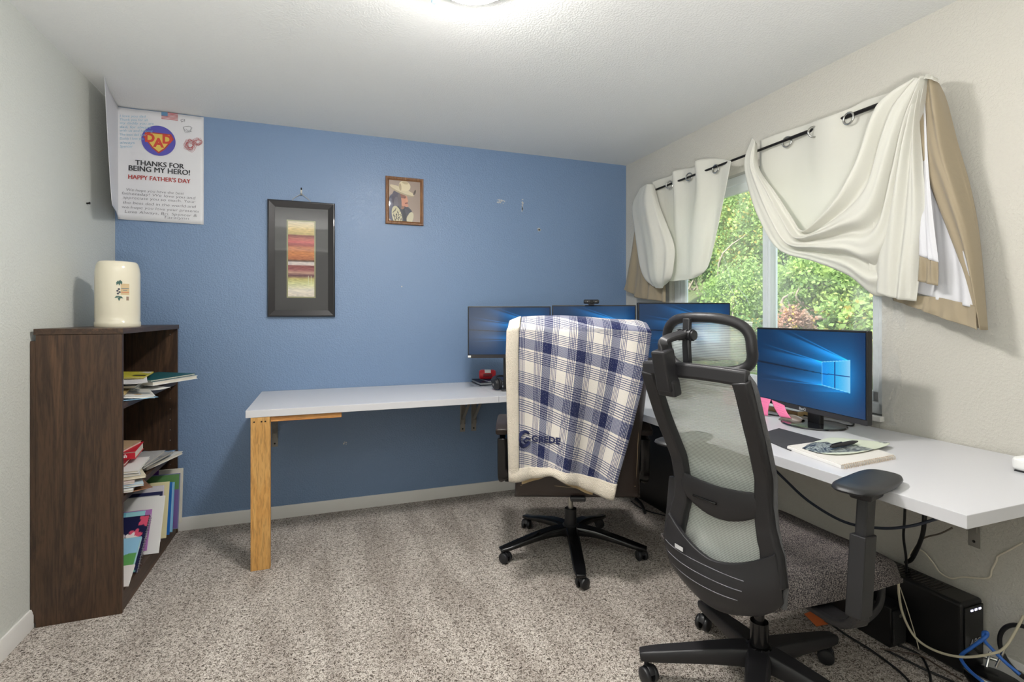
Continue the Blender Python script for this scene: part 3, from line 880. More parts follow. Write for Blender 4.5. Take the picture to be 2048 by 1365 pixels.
# ================================================================== PLAID BLANKET
def plaid_mat():
    m, n, l, b = new_mat('plaid fleece')
    b.inputs['Roughness'].default_value = .95; b.inputs['Specular IOR Level'].default_value = .1; b.inputs['Sheen Weight'].default_value = .3
    uv = n.new('ShaderNodeUVMap'); uv.uv_map = 'UVMap'
    sep = n.new('ShaderNodeSeparateXYZ'); l.new(uv.outputs[0], sep.inputs[0])
    def stripes(out, stops):
        fr = n.new('ShaderNodeMath'); fr.operation = 'FRACT'; l.new(out, fr.inputs[0])
        r = ramp(n, [(p, (v, v, v)) for p, v in stops], 'CONSTANT'); l.new(fr.outputs[0], r.inputs['Fac'])
        return r.outputs['Color']
    # wide navy bands and groups of thin lines, in both directions
    bu = stripes(sep.outputs['X'], [(0, 1), (.27, 0)]); bv = stripes(sep.outputs['Y'], [(0, 1), (.25, 0)])
    def lines(ks, w, amp=1.0):
        o_ = [(0, 0)]
        for k in ks: o_ += [(k, amp), (k + w, 0)]
        return o_
    lu = stripes(sep.outputs['X'], lines([.30, .345, .39, .435, .755, .80, .845, .89, .935], .020))
    lv = stripes(sep.outputs['Y'], lines([.275, .315, .355, .395, .435, .475, .735, .775, .815, .855, .895, .935], .017))
    def op(kind, a, b_, c_=None):
        q_ = n.new('ShaderNodeMath'); q_.operation = kind
        for i_, v_ in enumerate((a, b_, c_)):
            if v_ is None: continue
            if isinstance(v_, (int, float)): q_.inputs[i_].default_value = v_
            else: l.new(v_, q_.inputs[i_])
        return q_.outputs[0]
    band = op('MULTIPLY', op('ADD', bu, bv), .5)
    wv = n.new('ShaderNodeTexWave'); wv.wave_type = 'BANDS'; wv.bands_direction = 'DIAGONAL'; wv.inputs['Scale'].default_value = 15
    l.new(uv.outputs[0], wv.inputs['Vector'])
    w2 = n.new('ShaderNodeTexWave'); w2.wave_type = 'BANDS'; w2.bands_direction = 'Y'; w2.inputs['Scale'].default_value = 14
    l.new(uv.outputs[0], w2.inputs['Vector'])
    w3 = n.new('ShaderNodeTexWave'); w3.wave_type = 'BANDS'; w3.bands_direction = 'X'; w3.inputs['Scale'].default_value = 10
    l.new(uv.outputs[0], w3.inputs['Vector'])
    lnu = op('MULTIPLY', lu, op('MULTIPLY_ADD', w2.outputs['Fac'], .7, .35)); lnv = op('MULTIPLY', lv, op('MULTIPLY_ADD', w3.outputs['Fac'], .7, .35))
    lin = op('MAXIMUM', lnu, lnv)
    tw = op('MULTIPLY', op('SUBTRACT', wv.outputs['Fac'], .5), op('MULTIPLY', op('MULTIPLY', band, op('SUBTRACT', 1.0, band)), 2.4))
    fac = op('MINIMUM', op('MAXIMUM', op('ADD', op('ADD', band, tw), op('MULTIPLY', lin, .95)), 0.0), 1.0)
    rr = ramp(n, [(0.0, C(216, 210, 202)), (.5, C(104, 112, 142)), (.85, C(34, 44, 88)), (1.0, C(24, 32, 74))])
    l.new(fac, rr.inputs['Fac'])
    # pile flecks
    tc = n.new('ShaderNodeTexCoord'); nt = n.new('ShaderNodeTexNoise'); nt.inputs['Scale'].default_value = 420; nt.inputs['Detail'].default_value = 1
    l.new(tc.outputs['Object'], nt.inputs['Vector'])
    r2 = ramp(n, [(.64, (0, 0, 0)), (.72, (1, 1, 1))]); l.new(nt.outputs['Fac'], r2.inputs['Fac'])
    mx = n.new('ShaderNodeMix'); mx.data_type = 'RGBA'; l.new(rr.outputs['Color'], mx.inputs['A']); mx.inputs['B'].default_value = C4(C(170, 176, 196))
    m3 = n.new('ShaderNodeMath'); m3.operation = 'MULTIPLY'; m3.inputs[1].default_value = .6; l.new(r2.outputs['Color'], m3.inputs[0]); l.new(m3.outputs[0], mx.inputs['Factor'])
    l.new(mx.outputs['Result'], b.inputs['Base Color'])
    bp = n.new('ShaderNodeBump'); bp.inputs['Strength'].default_value = .5; bp.inputs['Distance'].default_value = .002
    l.new(nt.outputs['Fac'], bp.inputs['Height']); l.new(bp.outputs['Normal'], b.inputs['Normal'])
    return m
SHERPA = mat('cream sherpa fleece', C(216, 206, 190), .98, bump=1.0, bscale=260, bdist=.006, var=.12, vscale=120, sheen=.4)
blk = thing('blanket', 'blue and cream plaid blanket with sherpa edge draped over the leather chair', 'blanket', H1, A1)
# station rows from the hem behind the chair (v=0) up to the top fold (v=1); lateral y positive = left in the picture
ZL = [.540, .66, .80, .95, 1.08, 1.19, 1.236]; YL = [.306, .309, .313, .317, .319, .316, .302]
ZRr = [.462, .60, .76, .92, 1.06, 1.18, 1.236]; YR = [-.150, -.190, -.232, -.270, -.298, -.312, -.300]
def bl_pt(u, v):
    """u 0..1 left to right, v 0..1 hem to top fold, >1 over the top and down the front"""
    vv = min(v, 1.0)
    k = vv * 6
    zl = float(np.interp(k, range(7), ZL)); yl = float(np.interp(k, range(7), YL))
    zr = float(np.interp(k, range(7), ZRr)); yr = float(np.interp(k, range(7), YR))
    y = yl + (yr - yl) * u; z = zl + (zr - zl) * u
    hemw = max(0, 1 - vv / .18) ** 2
    z += hemw * (.020 * math.sin(u * 6.0 - 1.0) + .016 * math.exp(-((u - .42) / .1) ** 2) - .004)
    fold = (1 - vv) ** .7
    x = xback1(z) - .020 - fold * (.020 + .020 * math.sin(u * 13 + 1.2 + vv * 1.2) + .008 * math.sin(u * 27 + vv * 3)) - .004 * math.sin(vv * 9 + u * 5)
    y += fold * .004 * math.cos(u * 13 + 1.2)
    if v > .86:
        # roll over the top edge of the backrest
        t_ = min(1.0, (v - .86) / .28); a = t_ * PI
        rx = .072; zt = 1.172 + .010 * math.sin(u * 5)
        x0 = xback1(1.17) - .024
        xx = x0 + rx * (1 - math.cos(a)); zz = zt + .076 * math.sin(a)
        if v > 1.14: zz -= (v - 1.14) * .8; xx += .0
        w = min(1, (v - .86) / .10); w = w * w * (3 - 2 * w)
        x = x * (1 - w) + xx * w; z = z * (1 - w) + (zz + (.0 if u < .5 else 0)) * w
        edge = max(0, abs(2 * u - 1) - .88) / .12
        z -= edge * .012 * math.sin(min(a, PI))
    return Vector((x, y, z))
NU, NV = 130, 170
m_ = MB(); P = []; UV = []
U0 = .075
for i in range(NU + 1):
    row = []
    u = U0 + (1 - U0) * i / NU
    for j in range(NV + 1):
        v = .058 + (1.42 - .058) * j / NV
        p = bl_pt(u, v); row.append(p)
        yy = (u - .5) * (.62 + .0 * v)
        UV.append(((yy + .30) / .150 + 0.05, (v * .73 + .135 * u + .0) / .205 + .36))
    P.append(row)
m_.grid(P); m_.uv = UV
m_.build('plaid_face', plaid_mat(), blk, local=True, smooth=180, solid=.004)
m_ = MB(); P = []
for i in range(9):
    th_ = .0 + i / 8
    P.append([bl_pt(-.012 + (U0 + .006) * th_, .0 + 1.40 * j / 110) + Vector((-.007 * math.sin(PI * (.12 + .88 * th_)) - .001, 0, 0)) for j in range(111)])
m_.grid(P); m_.build('sherpa_side_hem', SHERPA, blk, local=True, smooth=180, solid=.010)
m_ = MB(); P = []
for i in range(81):
    u = -.012 + 1.012 * i / 80
    P.append([bl_pt(u, -.0 + .068 * j / 8) + Vector((-.009 * math.sin(PI * min(1, .15 + j / 8)), 0, -.002)) for j in range(9)])
m_.grid(P); m_.build('sherpa_bottom_hem', SHERPA, blk, local=True, smooth=180, solid=.012)
m_ = MB(); P = []
TAN = mat('tan fleece underside', C(196, 172, 132), .98, bump=1.0, bscale=260, bdist=.004)
for i in range(61):
    u = .10 + .72 * i / 60
    P.append([bl_pt(u, .03 * j / 3) + Vector((.012, 0, -.016 * (1 - j / 3) - .008 * math.sin(u * 11))) for j in range(4)])
m_.grid(P); m_.build('sherpa_underside', TAN, blk, local=True, smooth=180, solid=.004)
# embroidered letters and emblem on the blanket: GREDE
NAVY = mat('navy embroidery', C(24, 32, 74), .8)
def on_blanket(y, z, off=.004):
    # find u,v for lateral y and height z
    best = None; u, v = .3, .3
    for it in range(30):
        p = bl_pt(u, v); u -= (p.y - y) / -.56; v -= (p.z - z) / .70
        u = min(1, max(0, u)); v = min(.85, max(.02, v))
    p = bl_pt(u, v); return Vector((p.x - off, p.y, p.z))
vs, fs = text_mesh('GREDE', .040, font_offset=.0016, align='LEFT', spacing=1.05)
em = MB(); em.add([on_blanket(.214 - v.x, .690 - .06 * v.x + v.y, .0048) for v in vs], fs)
ring = []
for i in range(25):
    t_ = R(40 + 290 * i / 24); r_ = .027
    ring.append((0 + r_ * math.cos(t_), r_ * 1.15 * math.sin(t_)))
em.ribbon([on_blanket(.246 - a, .704 + b, .0045) for a, b in ring], [.005 + .005 * math.sin(PI * i / 24) for i in range(25)], .0012, (-1, 0, 0))
em.ribbon([on_blanket(.246 - a, .704 + b, .0045) for a, b in [(.028, -.004), (.008, .002), (-.004, -.006), (.004, -.018), (.018, -.016)]], .004, .0012, (-1, 0, 0))
em.build('embroidery', NAVY, blk, local=True, smooth=0, label='navy embroidered letters and emblem')

# ================================================================== MESH CHAIR
H2 = Vector((1.35, 1.31, 0)); A2 = R(14.5)
CHB = mat('charcoal chair plastic', C(33, 32, 35), 0.48, bump=.12, bscale=700, bdist=.0006)
ch2 = thing('office_chair', 'black high back mesh office chair with headrest in the foreground', 'chair', H2, A2)
star_base(ch2, .1, [R(5 + 72 * k) - A2 for k in range(5)], .363, .05, [(0.02, .135, .040, .034), (.25, .130, .036, .028), (.6, .112, .030, .023), (.92, .094, .026, .019), (1.06, .086, .020, .015)], CHB, .0275)
g = MB().cyl((0, 0, .10), (0, 0, .245), .030, .028, 28); g.lathe([(.055, .10), (.054, .14), (.04, .165), (.03, .17)], (0, 0, 0), 28)
g.build('gas_cylinder_sleeve', GLOSSBLACK, ch2, local=True)
MB().cyl((0, 0, .245), (0, 0, .385), .016, .016, 20).build('gas_cylinder', GLOSSBLACK, ch2, local=True)
t = MB().box((.02, -.02, .392), (.28, .20, .035)); t.box((-.14, -.02, .40), (.22, .09, .03)); t.box((-.21, -.01, .44), (.025, .10, .10))
t.build('tilt_mechanism', BLACK, ch2, local=True, smooth=0, bevel=.006)
PZ = [.35, .50, .65, .80, .95, 1.12]; PX = [-.228, -.232, -.222, -.240, -.310, -.380]
def xb2(z, y=0):
    base = float(np.interp(z, PZ, PX))
    return base + (y * y) * .55 * (1.0 if z < .6 else .6)      # sides wrap forward a little
HW = lambda z: float(np.interp(z, [.38, .44, .50, .58, .66, .72, .78, .92, 1.06, 1.10], [.150, .198, .200, .186, .165, .162, .168, .180, .184, .180]))
def yc(z): return float(np.interp(z, [.4, .7, 1.1], [.012, -.006, .002]))
def frame_pts(side, z0, z1, n, inset):
    out = []
    for i in range(n + 1):
        z = z0 + (z1 - z0) * i / n
        y = yc(z) + side * (HW(z) - inset)
        out.append(Vector((xb2(z, y), y, z)))
    return out
fr2 = MB()
for s_ in (-1, 1):
    pts = frame_pts(s_, .50, 1.085, 30, .026)
    fr2.ribbon(pts, [.034 - .010 * min(1, i / 12) for i in range(31)], .019, (1, 0, 0))
top = [Vector((xb2(1.085, y) - .0, y, 1.088 + .010 * math.cos(y / .18 * 1.3))) for y in np.linspace(-.172, .176, 20)]
fr2.ribbon(top, .022, .014, (1, 0, 0))
fr2.build('back_frame', CHB, ch2, local=True, smooth=45, bevel=.004)
# rounded mesh edge wrapped over the top bar and down the sides
MESHE = mat('ribbed mesh edging', C(92, 92, 94), .8, bump=1, bscale=500, bdist=.002)
eg = MB()
path = [p + Vector((.010, 0, 0)) for p in frame_pts(1, .44, 1.075, 26, .003)] + [Vector((xb2(1.1, y) + .008, y, 1.106 + .006 * math.cos(y * 7))) for y in np.linspace(.160, -.160, 14)] + [p + Vector((.010, 0, 0)) for p in reversed(frame_pts(-1, .44, 1.075, 26, .003))]
eg.tube(path, .0085, 10)
eg.build('mesh_edging', MESHE, ch2, local=True, smooth=60)
# lower shell
def shell_z0(y): 
    return .362 + 1.5 * (abs(y - .01)) ** 2.0 * .95 + (.05 * max(0, (abs(y - .01) - .17) / .03))
m_ = MB(); P = []; P2 = []
NS = 26
for i in range(NS + 1):
    a = -1 + 2 * i / NS
    row = []; row2 = []
    for j in range(13):
        v = j / 12
        zt = .515 + .085 * abs(a) ** 1.6
        y0 = .012 + a * .200
        z0 = shell_z0(y0)
        z = z0 + (zt - z0) * v
        y = yc(z) + a * (HW(z) - .002)
        x = xb2(z, y) - .020 - .016 * (1 - abs(a) ** 3) * math.sin(PI * min(1, v * 1.1 + .05)) + .020 * (1 - v) ** 3
        row.append(Vector((x, y, z)))
    P.append(row)
m_.grid([list(r) for r in P])
m_.build('back_shell', CHB, ch2, local=True, smooth=70, solid=.016, bevel=.003)
gr = MB()
for k, (zz, wy) in enumerate(((.492, .92), (.462, .90), (.430, .84))):
    pts = []
    for i in range(19):
        a = -1 * wy + 2 * wy * .80 * i / 18 + .0
        a = wy - (2 * wy * .80) * i / 18
        y = yc(zz) + a * (HW(zz) - .002); z = zz + .018 * a * a - .02 * (1 - a) * 0
        vq = (z - shell_z0(.012 + a * .2)) / max(.01, (.515 + .085 * abs(a) ** 1.6 - shell_z0(.012 + a * .2)))
        x = xb2(z, y) - .020 - .016 * (1 - abs(a) ** 3) * math.sin(PI * min(1, vq * 1.1 + .05)) + .020 * (1 - max(0, vq)) ** 3 - .0085
        pts.append(Vector((x, y, z)))
    gr.tube(pts, .0016, 6)
gr.build('shell_rib', mat('worn grey rib edge', C(104, 104, 110), .5), ch2, local=True, smooth=60)
lb = MB(); c = Vector((xb2(.512, .118) - .0395, .118, .512))
lb.box(c, (.0015, .036, .013), (0, 0, R(-11)))
lb.build('maker_label', mat('silver label', C(200, 200, 202), .4), ch2, local=True, smooth=0, label='small silver sticker')
# mesh fabric: see-through weave
def mesh_mat():
    m, n, l, b = new_mat('chair mesh weave')
    b.inputs['Base Color'].default_value = C4(C(196, 202, 196)); b.inputs['Roughness'].default_value = .7
    tr = n.new('ShaderNodeBsdfTransparent'); mx = n.new('ShaderNodeMixShader')
    tc = n.new('ShaderNodeTexCoord')
    w1 = n.new('ShaderNodeTexWave'); w1.wave_type = 'BANDS'; w1.bands_direction = 'Z'; w1.inputs['Scale'].default_value = 62
    w2 = n.new('ShaderNodeTexWave'); w2.wave_type = 'BANDS'; w2.bands_direction = 'Y'; w2.inputs['Scale'].default_value = 90
    for w in (w1, w2): l.new(tc.outputs['Object'], w.inputs['Vector'])
    ma = n.new('ShaderNodeMath'); ma.operation = 'MULTIPLY_ADD'; ma.inputs[1].default_value = .35
    l.new(w2.outputs['Fac'], ma.inputs[0]); l.new(w1.outputs['Fac'], ma.inputs[2])
    rp_ = ramp(n, [(.35, (.42, .42, .42)), (.70, (.97, .97, .97))]); l.new(ma.outputs[0], rp_.inputs['Fac'])
    l.new(rp_.outputs['Color'], mx.inputs[0]); l.new(tr.outputs[0], mx.inputs[1]); l.new(b.outputs[0], mx.inputs[2])
    l.new(mx.outputs[0], n['Material Output'].inputs[0])
    return m
MESHM = mesh_mat()
m_ = MB(); P = []
for i in range(25):
    a = -1 + 2 * i / 24; row = []
    for j in range(41):
        z = .47 + (1.09 - .47) * j / 40
        y = yc(z) + a * (HW(z) - .008); row.append(Vector((xb2(z, y) + .008 + .022 * (1 - a * a), y, z)))
    P.append(row)
m_.grid(P); m_.build('back_mesh', MESHM, ch2, local=True, smooth=180)
# lumbar support
m_ = MB(); P = []
for i in range(21):
    a = -1 + 2 * i / 20; row = []
    zt = .742 + .012 * a * a; zb = .640 + .045 * a ** 2
    for j in range(9):
        z = zb + (zt - zb) * j / 8; y = -.002 + a * .128
        row.append(Vector((xb2(z, y) - .012 - .008 * math.sin(PI * j / 8) + .006 * a * a, y, z)))
    P.append(row)
m_.grid(P); lu = m_.build('lumbar_support', CHB, ch2, local=True, smooth=70, solid=.010, bevel=.003)
sl = MB().tube([Vector((xb2(.69, y) - .0285 + .004 * abs(y) / .05, y, .690 - .06 * y * 0)) for y in np.linspace(-.01, .075, 9)], .0045, 8, flat=1.0)
so = sl.build('lumbar_slot', GLOSSBLACK, ch2, local=True, smooth=60); so.parent = lu
# headrest bracket, arm, joint
bk_ = MB().box((-.402, .060, 1.098), (.050, .050, .125), (0, R(-14), 0))
bk_.box((-.385, .060, 1.045), (.035, .062, .05), (0, R(-14), 0))
bk_.build('headrest_bracket', CHB, ch2, local=True, smooth=0, bevel=.006)
MB().ribbon(catmull([(-.412, .060, 1.150), (-.410, .060, 1.178), (-.395, .056, 1.190), (-.335, .045, 1.205)], 16), .016, .008, (0, -.3, 1)).build('headrest_arm', CHB, ch2, local=True, smooth=45, bevel=.002)
kn = MB().cyl((-.325, .075, 1.200), (-.325, .015, 1.200), .015, .015, 20)
for k in range(4): kn.cyl((-.325, .072 - .015 * k, 1.200), (-.325, .066 - .015 * k, 1.200), .018, .018, 20)
kn.build('headrest_joint', BLACK, ch2, local=True)
hp = MB(); HC = Vector((-.300, .030, 1.172))
def hpt(a, b):   # a lateral -1..1, b vertical -1..1
    y = HC.y + a * .148; z = HC.z + b * .082 - .010 * a * a * (b > 0) 
    x = HC.x + .055 * (a * a) - .012 * b + .02 * (b * b)
    return Vector((x, y, z))
ringp = []
for i in range(48):
    t_ = 2 * PI * i / 48; ca_, sa_ = math.cos(t_), math.sin(t_)
    a = math.copysign(abs(ca_) ** .55, ca_); b = math.copysign(abs(sa_) ** .62, sa_)
    ringp.append(hpt(a, b))
hp.tube(ringp, .0155, 12, closed=True); hp.build('headrest_frame', CHB, ch2, local=True, smooth=60)
m_ = MB(); m_.grid([[hpt(-.96 + 1.92 * i / 20, -.96 + 1.92 * j / 14) + Vector((.012, 0, 0)) for j in range(15)] for i in range(21)])
m_.build('headrest_mesh', MESHM, ch2, local=True, smooth=180)
MB().ribbon([Vector((-.318, .045, 1.250)), Vector((-.322, .045, 1.17)), Vector((-.315, .045, 1.09))], .013, .008, (1, 0, 0)).build('headrest_spine', BLACK, ch2, local=True, smooth=45, bevel=.002)
# seat
def fabric_mat():
    m, n, l, b = new_mat('grey woven seat fabric')
    b.inputs['Roughness'].default_value = .9; b.inputs['Specular IOR Level'].default_value = .15
    tc = n.new('ShaderNodeTexCoord'); vo = n.new('ShaderNodeTexVoronoi'); vo.inputs['Scale'].default_value = 290; vo.inputs['Randomness'].default_value = .8
    l.new(tc.outputs['Object'], vo.inputs['Vector'])
    r = ramp(n, [(.15, C(158, 150, 144)), (.45, C(102, 96, 95)), (.70, C(56, 53, 56))]); l.new(vo.outputs['Distance'], r.inputs['Fac'])
    l.new(r.outputs['Color'], b.inputs['Base Color'])
    bp = n.new('ShaderNodeBump'); bp.inputs['Strength'].default_value = .6; bp.inputs['Distance'].default_value = .002; bp.invert = True
    l.new(vo.outputs['Distance'], bp.inputs['Height']); l.new(bp.outputs['Normal'], b.inputs['Normal'])
    return m
FAB = fabric_mat()
SY = -.025
SEAT_ROT = Matrix.Rotation(R(-15), 3, 'Z')
def s2f(u, v):
    x = -.165 + .575 * v
    hw_ = (.262 + .015 * math.sin(v * PI)) * (1 - .12 * max(0, v - .8) / .2)
    y = .045 + (u - .5) * 2 * hw_
    e = (sup(u, 4.5) * sup(min(1, .5 + (v - .5) * 1.0), 4.5))
    return tuple(SEAT_ROT @ Vector((x, y, .424 + .078 * e - .030 * max(0, v - .80) / .2 + .012 * abs(2 * u - 1) ** 2)))
def s2t(u, v):
    e = sup(u, 5) * sup(v, 5)
    return (0, 0, -(.014 + .070 * e))
cushion(30, 32, s2f, s2t).build('seat', FAB, ch2, local=True, smooth=70)
MB().box((.09, .0, .410), (.42, .40, .020), (0, 0, R(-15))).build('seat_pan', BLACK, ch2, local=True, smooth=0, bevel=.008)
# armrests
for s_ in (-1, 1):
    ay = SY + s_ * .300
    lo = MB()
    lo.box((-.068, ay, .555), (.074, .040, .215), (0, R(8), 0))
    lo.ribbon(catmull([(-.080, ay, .462), (-.078, ay - s_ * .008, .425), (-.06, ay - s_ * .05, .402), (-.02, ay - s_ * .14, .392), (0, ay - s_ * .22, .390)], 12), .034, .012, (0, 0, 1))
    p0 = lo.build('armrest_post', CHB, ch2, local=True, smooth=0, bevel=.007)
    up_ = MB(); up_.box((-.042, ay, .695), (.058, .028, .16), (0, R(8), 0)); up_.box((-.030, ay, .770), (.085, .05, .026), None, 1.3)
    p1 = up_.build('armrest_slider', CHB, ch2, local=True, smooth=0, bevel=.005); p1.parent = p0
    pm = MB()
    out = []
    for i in range(40):
        t_ = 2 * PI * i / 40; ca_, sa_ = math.cos(t_), math.sin(t_)
        out.append((math.copysign(abs(ca_) ** .6, ca_) * .138, math.copysign(abs(sa_) ** .62, sa_) * .056))
    for z_, k_ in ((.7835, .74), (.787, .93), (.794, 1.0), (.801, .97), (.805, .86), (.806, .5)):
        pm.v += [(-.024 + x * k_, ay - s_ * .0 + y * k_, z_ + (x / .138) ** 2 * .004 * k_) for x, y in out]
    for q in range(5):
        for i in range(40): pm.f.append((q * 40 + i, q * 40 + (i + 1) % 40, (q + 1) * 40 + (i + 1) % 40, (q + 1) * 40 + i))
    pm.f.append(tuple(reversed(range(40)))); pm.f.append(tuple(range(200, 240)))
    pm.build('armrest_pad', mat('soft black armrest rubber', C(34, 35, 38), .42), ch2, local=True, smooth=70)
fb = MB().ribbon(catmull([(.36, -.18, .42), (.385, -.205, .38), (.388, -.212, .32), (.35, -.212, .275), (.27, -.195, .250), (.18, -.155, .258), (.155, -.135, .272)], 30), .013, .008, (0, -1, .2))
fb.build('footrest_bar', CHB, ch2, local=True, smooth=50, bevel=.003)

# ================================================================== CURTAINS
CREAM = cloth_mat('cream curtain cloth', C(242, 241, 234), .42)
LINING = cloth_mat('white curtain lining', C(236, 236, 240), .25)
BEIGE = cloth_mat('beige curtain backing', C(172, 158, 134), .15)
CHROME = mat('grommet chrome', C(190, 190, 186), .22, 1.0)

def drape(name, rows, mt, parent, nu=40, nv=60, rip=0.0, rf=5, ph_=0.0, along=True, fade=None, solid=.0016, label=None, wob=0.0):
    """cloth sheet through rows of (picture x, picture y, distance of that bit of cloth from the left-hand origin wall)"""
    g = [[onX(p[2], p[0], p[1]) for p in r] for r in rows]
    rr = [catmull(r, nu) for r in g]
    P = []
    for i in range(nu + 1):
        colp = catmull([r[i] for r in rr], nv)
        row = []
        for j, p in enumerate(colp):
            u = i / nu; v = j / nv
            w = (u if along else v); o_ = (v if along else u)
            k = 1.0 if fade is None else float(np.interp(v if along else u, [q[0] for q in fade], [q[1] for q in fade]))
            d = rip * k * (math.sin(w * 2 * PI * rf + ph_ + 1.6 * o_) + .45 * math.sin(w * 2 * PI * rf * 1.9 + 2.1 * ph_ - 2.3 * o_))
            d += wob * math.sin(7 * u + 5 * v) 
            row.append(p + Vector((-d, 0, 0)))
        P.append(row)
    m_ = MB(); m_.grid(P)
    return m_.build(name, mt, parent, smooth=180, solid=solid, label=label)

def grommet(px, py, X, parent, tilt=0.0, r=.024):
    c = onX(X, px, py)
    ax = Vector((math.cos(tilt), math.sin(tilt), 0))
    M = ax.to_track_quat('Z', 'Y').to_matrix()
    m_ = MB()
    ring = [c + M @ Vector((r * math.cos(t_), r * math.sin(t_), 0)) for t_ in [2 * PI * i / 32 for i in range(32)]]
    m_.tube(ring, .0045, 8, closed=True)
    return m_.build('grommet', CHROME, parent, smooth=60)

rod = thing('curtain_rod', 'thin black curtain rod running above the window', 'curtain rod', (2.12, 2.2, 2.12))
rt = MB().tube([(2.12, 3.13, 2.121), (2.12, 1.86, 2.121)], .0065, 16)
rt.build('rod_tube', DARKMETAL, rod)
MB().tube([(2.12, 1.87, 2.121), (2.12, 1.35, 2.121)], .0085, 16).build('rod_sleeve', DARKMETAL, rod)
for y in (3.10, 1.38):
    b_r = MB().box((2.217, y, 2.10), (.005, .03, .06)); b_r.tube(catmull([(2.216, y, 2.09), (2.17, y, 2.085), (2.13, y, 2.095), (2.12, y, 2.110)], 10), .005, 8)
    b_r.build('rod_bracket', DARKMETAL, rod, smooth=50)

cr = thing('curtain', 'cream curtain swagged up over the right end of the rod with beige tails', 'curtain', onX(2.12, 1700, 300))
X_ = 2.12
drape('curtain_panel', [
    [(1521, 281, 2.148), (1562, 266, 2.138), (1600, 253, 2.140), (1630, 243, 2.112), (1662, 231, 2.095), (1698, 217, 2.128), (1735, 200, 2.142), (1770, 188, 2.120), (1830, 168, 2.10)],
    [(1520, 310, 2.150), (1562, 300, 2.140), (1600, 290, 2.140), (1630, 282, 2.115), (1662, 272, 2.098), (1698, 258, 2.128), (1735, 245, 2.142), (1770, 235, 2.12), (1830, 220, 2.11)],
    [(1522, 370, 2.150), (1562, 362, 2.140), (1600, 355, 2.138), (1630, 350, 2.130), (1662, 343, 2.120), (1698, 332, 2.130), (1735, 322, 2.138), (1770, 315, 2.13), (1830, 300, 2.12)],
    [(1535, 440, 2.14), (1568, 440, 2.135), (1600, 438, 2.135), (1630, 435, 2.13), (1662, 430, 2.125), (1698, 425, 2.13), (1735, 420, 2.14), (1770, 415, 2.14), (1830, 400, 2.13)],
    [(1560, 478, 2.12), (1580, 488, 2.12), (1605, 495, 2.12), (1635, 498, 2.12), (1662, 500, 2.12), (1698, 505, 2.125), (1735, 510, 2.13), (1770, 500, 2.14), (1830, 480, 2.14)]],
    CREAM, cr, 70, 40, rip=.003, rf=3)
hm = MB()
for (px, py, X, tl) in ((1574, 284, 2.128, .1), (1628, 264, 2.105, 1.0), (1697, 237, 2.112, -.1)):
    grommet(px, py, X, cr, tl)
swag = [
    ((1514, 288), (1505, 275)), ((1519, 337), (1490, 324)), ((1558, 392), (1500, 383)), ((1588, 435), (1523, 443)), ((1611, 462), (1562, 501)),
    ((1643, 439), (1632, 524)), ((1681, 396), (1698, 551)), ((1706, 349), (1755, 593)), ((1723, 307), (1800, 560)), ((1749, 226), (1828, 430)), ((1776, 190), (1842, 290)), ((1828, 156), (1856, 158))]
depthc = [(2.115, 2.10), (2.10, 2.085), (2.085, 2.09), (2.075, 2.09), (2.07, 2.095), (2.07, 2.10), (2.065, 2.11), (2.06, 2.13), (2.06, 2.14), (2.055, 2.12), (2.05, 2.10), (2.06, 2.07)]
rows = []
for (a, b), (da, db) in zip(swag, depthc):
    r_ = []
    for k in range(7):
        f = k / 6
        r_.append((a[0] + (b[0] - a[0]) * f, a[1] + (b[1] - a[1]) * f, da + (db - da) * f - .028 * math.sin(PI * f)))
    rows.append(r_)
drape('swag', rows, CREAM, cr, 110, 130, rip=.020, rf=3.3, ph_=.6, fade=[(0, .0), (.15, .15), (.35, .75), (.55, 1.1), (.8, 1.0), (1, .35)], wob=.002)
drape('beige_band', [
    [(1786, 588, 2.16), (1840, 592, 2.14), (1880, 596, 2.13), (1952, 612, 2.10)],
    [(1786, 596, 2.16), (1835, 606, 2.13), (1878, 622, 2.12), (1954, 640, 2.10)],
    [(1788, 602, 2.16), (1832, 617, 2.13), (1876, 634, 2.12), (1956, 660, 2.09)]], BEIGE, cr, 50, 16, rip=.004, rf=4, label='beige hem of the backing')
drape('lining_tail', [
    [(1850, 190, 2.10), (1862, 190, 2.10), (1876, 200, 2.09)],
    [(1848, 300, 2.11), (1868, 320, 2.12), (1900, 330, 2.09)],
    [(1846, 430, 2.12), (1885, 450, 2.13), (1925, 470, 2.10)],
    [(1838, 540, 2.15), (1890, 560, 2.14), (1942, 560, 2.11)],
    [(1832, 585, 2.15), (1885, 602, 2.14), (1952, 616, 2.11)]], LINING, cr, 50, 60, rip=.010, rf=2.2, fade=[(0, .1), (1, 1)], label='white lining')
drape('short_tail', [
    [(1841, 200, 2.09), (1850, 205, 2.08)],
    [(1842, 330, 2.09), (1856, 335, 2.075)],
    [(1840, 440, 2.09), (1866, 450, 2.07)],
    [(1840, 512, 2.09), (1875, 525, 2.07)]], LINING, cr, 24, 40, rip=.006, rf=1.6, fade=[(0, 0), (1, 1)], label='white inner tail')
drape('short_tail_hem', [
    [(1840, 512, 2.091), (1875, 525, 2.071)],
    [(1837, 563, 2.092), (1873, 572, 2.072)]], BEIGE, cr, 24, 10, rip=.006, rf=1.6, label='beige hem of the inner tail')
